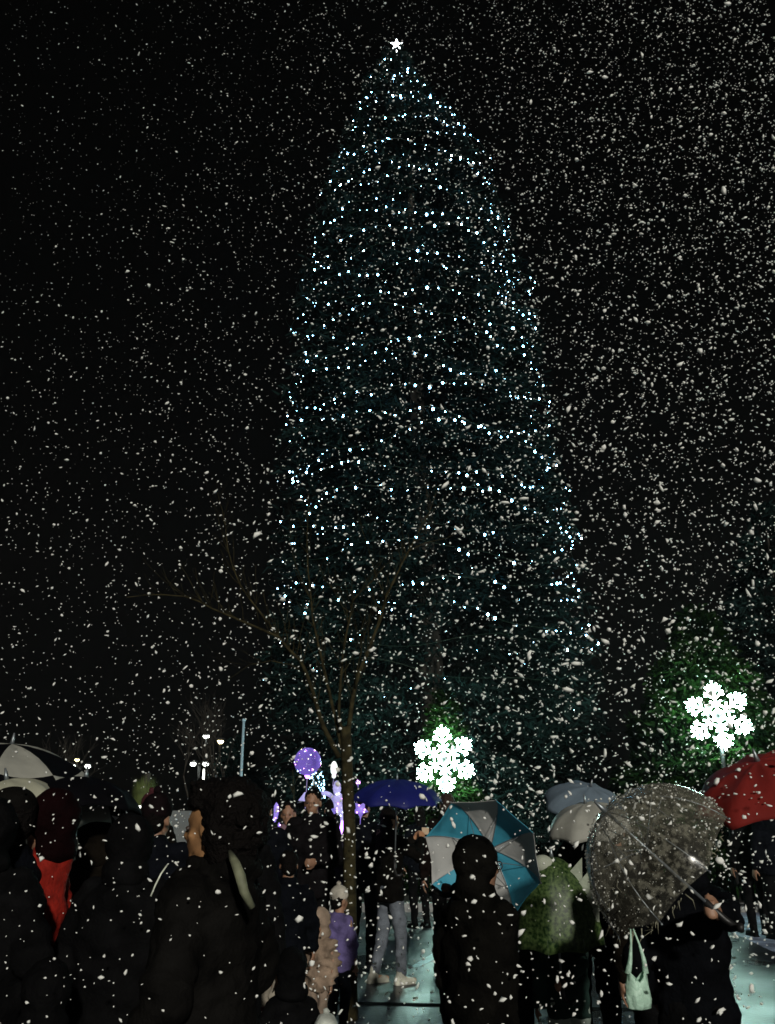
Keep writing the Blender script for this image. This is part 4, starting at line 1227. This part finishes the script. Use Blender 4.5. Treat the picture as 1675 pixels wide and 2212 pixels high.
# ------------------------------------------------------------------ falling snow: thousands of flakes in the air, too many to count
def ico():
    p = (1 + 5 ** .5) / 2
    v = np.array([(-1, p, 0), (1, p, 0), (-1, -p, 0), (1, -p, 0), (0, -1, p), (0, 1, p), (0, -1, -p), (0, 1, -p), (p, 0, -1), (p, 0, 1), (-p, 0, -1), (-p, 0, 1)], float)
    v /= np.linalg.norm(v[0])
    f = np.array([(0, 11, 5), (0, 5, 1), (0, 1, 7), (0, 7, 10), (0, 10, 11), (1, 5, 9), (5, 11, 4), (11, 10, 2), (10, 7, 6), (7, 1, 8), (3, 9, 4), (3, 4, 2), (3, 2, 6), (3, 6, 8), (3, 8, 9), (4, 9, 5), (2, 4, 11), (6, 2, 10), (8, 6, 7), (9, 8, 1)])
    return v, f
def octa():
    v = np.array([(1, 0, 0), (-1, 0, 0), (0, 1, 0), (0, -1, 0), (0, 0, 1), (0, 0, -1)], float)
    f = np.array([(0, 2, 4), (2, 1, 4), (1, 3, 4), (3, 0, 4), (2, 0, 5), (1, 2, 5), (3, 1, 5), (0, 3, 5)])
    return v, f
def flakes(n, y0, y1, sizes, shape, jag, seed):
    g = np.random.default_rng(seed)
    # drawn by volume in a wedge a little wider than the view, then thinned
    Yd = (g.uniform(y0 ** 3, y1 ** 3, n)) ** (1 / 3)
    X = g.uniform(-0.56, 0.56, n) * Yd
    Z = EYE + g.uniform(-0.36, 1.22, n) * Yd
    e = X / Yd; up = (Z - EYE) / Yd
    keep = (Z > 0.02) & (g.uniform(0, 1, n) < np.clip(0.80 + 0.9 * e + 0.5 * (up < 0.02) - 0.28 * np.maximum(up - 0.35, 0) , 0.25, 1))  # fewer flakes left and high up, imitating dimmer light there
    # none inside the crown of the big tree
    X, Yd, Z = X[keep], Yd[keep], Z[keep]; n = len(X)
    s = np.exp(g.normal(math.log(sizes[0]), sizes[1], n)); s = np.minimum(s, sizes[2])
    s *= np.clip(1.12 + 0.55 * (X / Yd) - 0.42 * np.maximum((Z - EYE) / Yd - 0.15, 0), 0.5, 1.35)  # sizes shrink leftward and upward, again standing in for weaker light
    v, f = shape()
    m = len(v)
    V = v[None] * (1 + g.uniform(-jag, jag, (n, m, 1))) * s[:, None, None]
    st = np.stack([g.uniform(0.7, 1.5, n) + (g.uniform(0, 1, n) < 0.2) * 0.9, g.uniform(.7, 1.2, n), g.uniform(0.6, 1.1, n)], -1)
    V = V * st[:, None, :]
    # random tilt about the y axis (streaks lean different ways)
    a = g.normal(0.25, 0.8, n)
    ca, sa = np.cos(a)[:, None], np.sin(a)[:, None]
    Vx = V[:, :, 0] * ca - V[:, :, 2] * sa; Vz = V[:, :, 0] * sa + V[:, :, 2] * ca
    V = np.stack([Vx + X[:, None], V[:, :, 1] + Yd[:, None], Vz + Z[:, None]], -1)
    F = f[None] + (np.arange(n) * m)[:, None, None]
    return V.reshape(-1, 3), F.reshape(-1, 3)
sets = [flakes(60, 1.0, 1.6, (0.0018, 0.35, 0.0034), ico, .3, 7), flakes(4800, 1.6, 3.0, (0.0024, 0.42, 0.0050), ico, .5, 1),
        flakes(5200, 3.0, 5.0, (0.0036, 0.42, 0.0085), ico, .5, 5), flakes(7000, 5.0, 8.0, (0.0054, 0.42, 0.0115), ico, .5, 2),
        flakes(13000, 8.0, 11.5, (0.0074, 0.42, 0.016), octa, .3, 3), flakes(19000, 11.5, 17.0, (0.0080, 0.38, 0.016), octa, .2, 4)]
Vs = []; Fs = []; off = 0
for (V, F) in sets:
    Vs.append(V); Fs.append(F + off); off += len(V)
o = mesh_np('falling_snow', np.concatenate(Vs), np.concatenate(Fs), M['snow'])
tag(o, label='dense white snowflakes falling through the whole night air', cat='snow', kind='stuff')

# ------------------------------------------------------------------ damp snowy air
HAZE = 0.0004
if HAZE > 0:
    hm_ = bpy.data.materials.new('haze_air'); hm_.use_nodes = True
    nt = hm_.node_tree; nt.nodes.remove(nt.nodes['Principled BSDF'])
    pv = nt.nodes.new('ShaderNodeVolumePrincipled')
    pv.inputs['Color'].default_value = (0.85, 0.85, 0.85, 1); pv.inputs['Density'].default_value = HAZE; pv.inputs['Anisotropy'].default_value = 0.5
    nt.links.new(pv.outputs[0], nt.nodes['Material Output'].inputs['Volume'])
    mb = MB(); mb.box((0, 30, 13), (410, 62, 14.0)); 
    tag(mb.build('haze', hm_, smooth=False), kind='stuff')
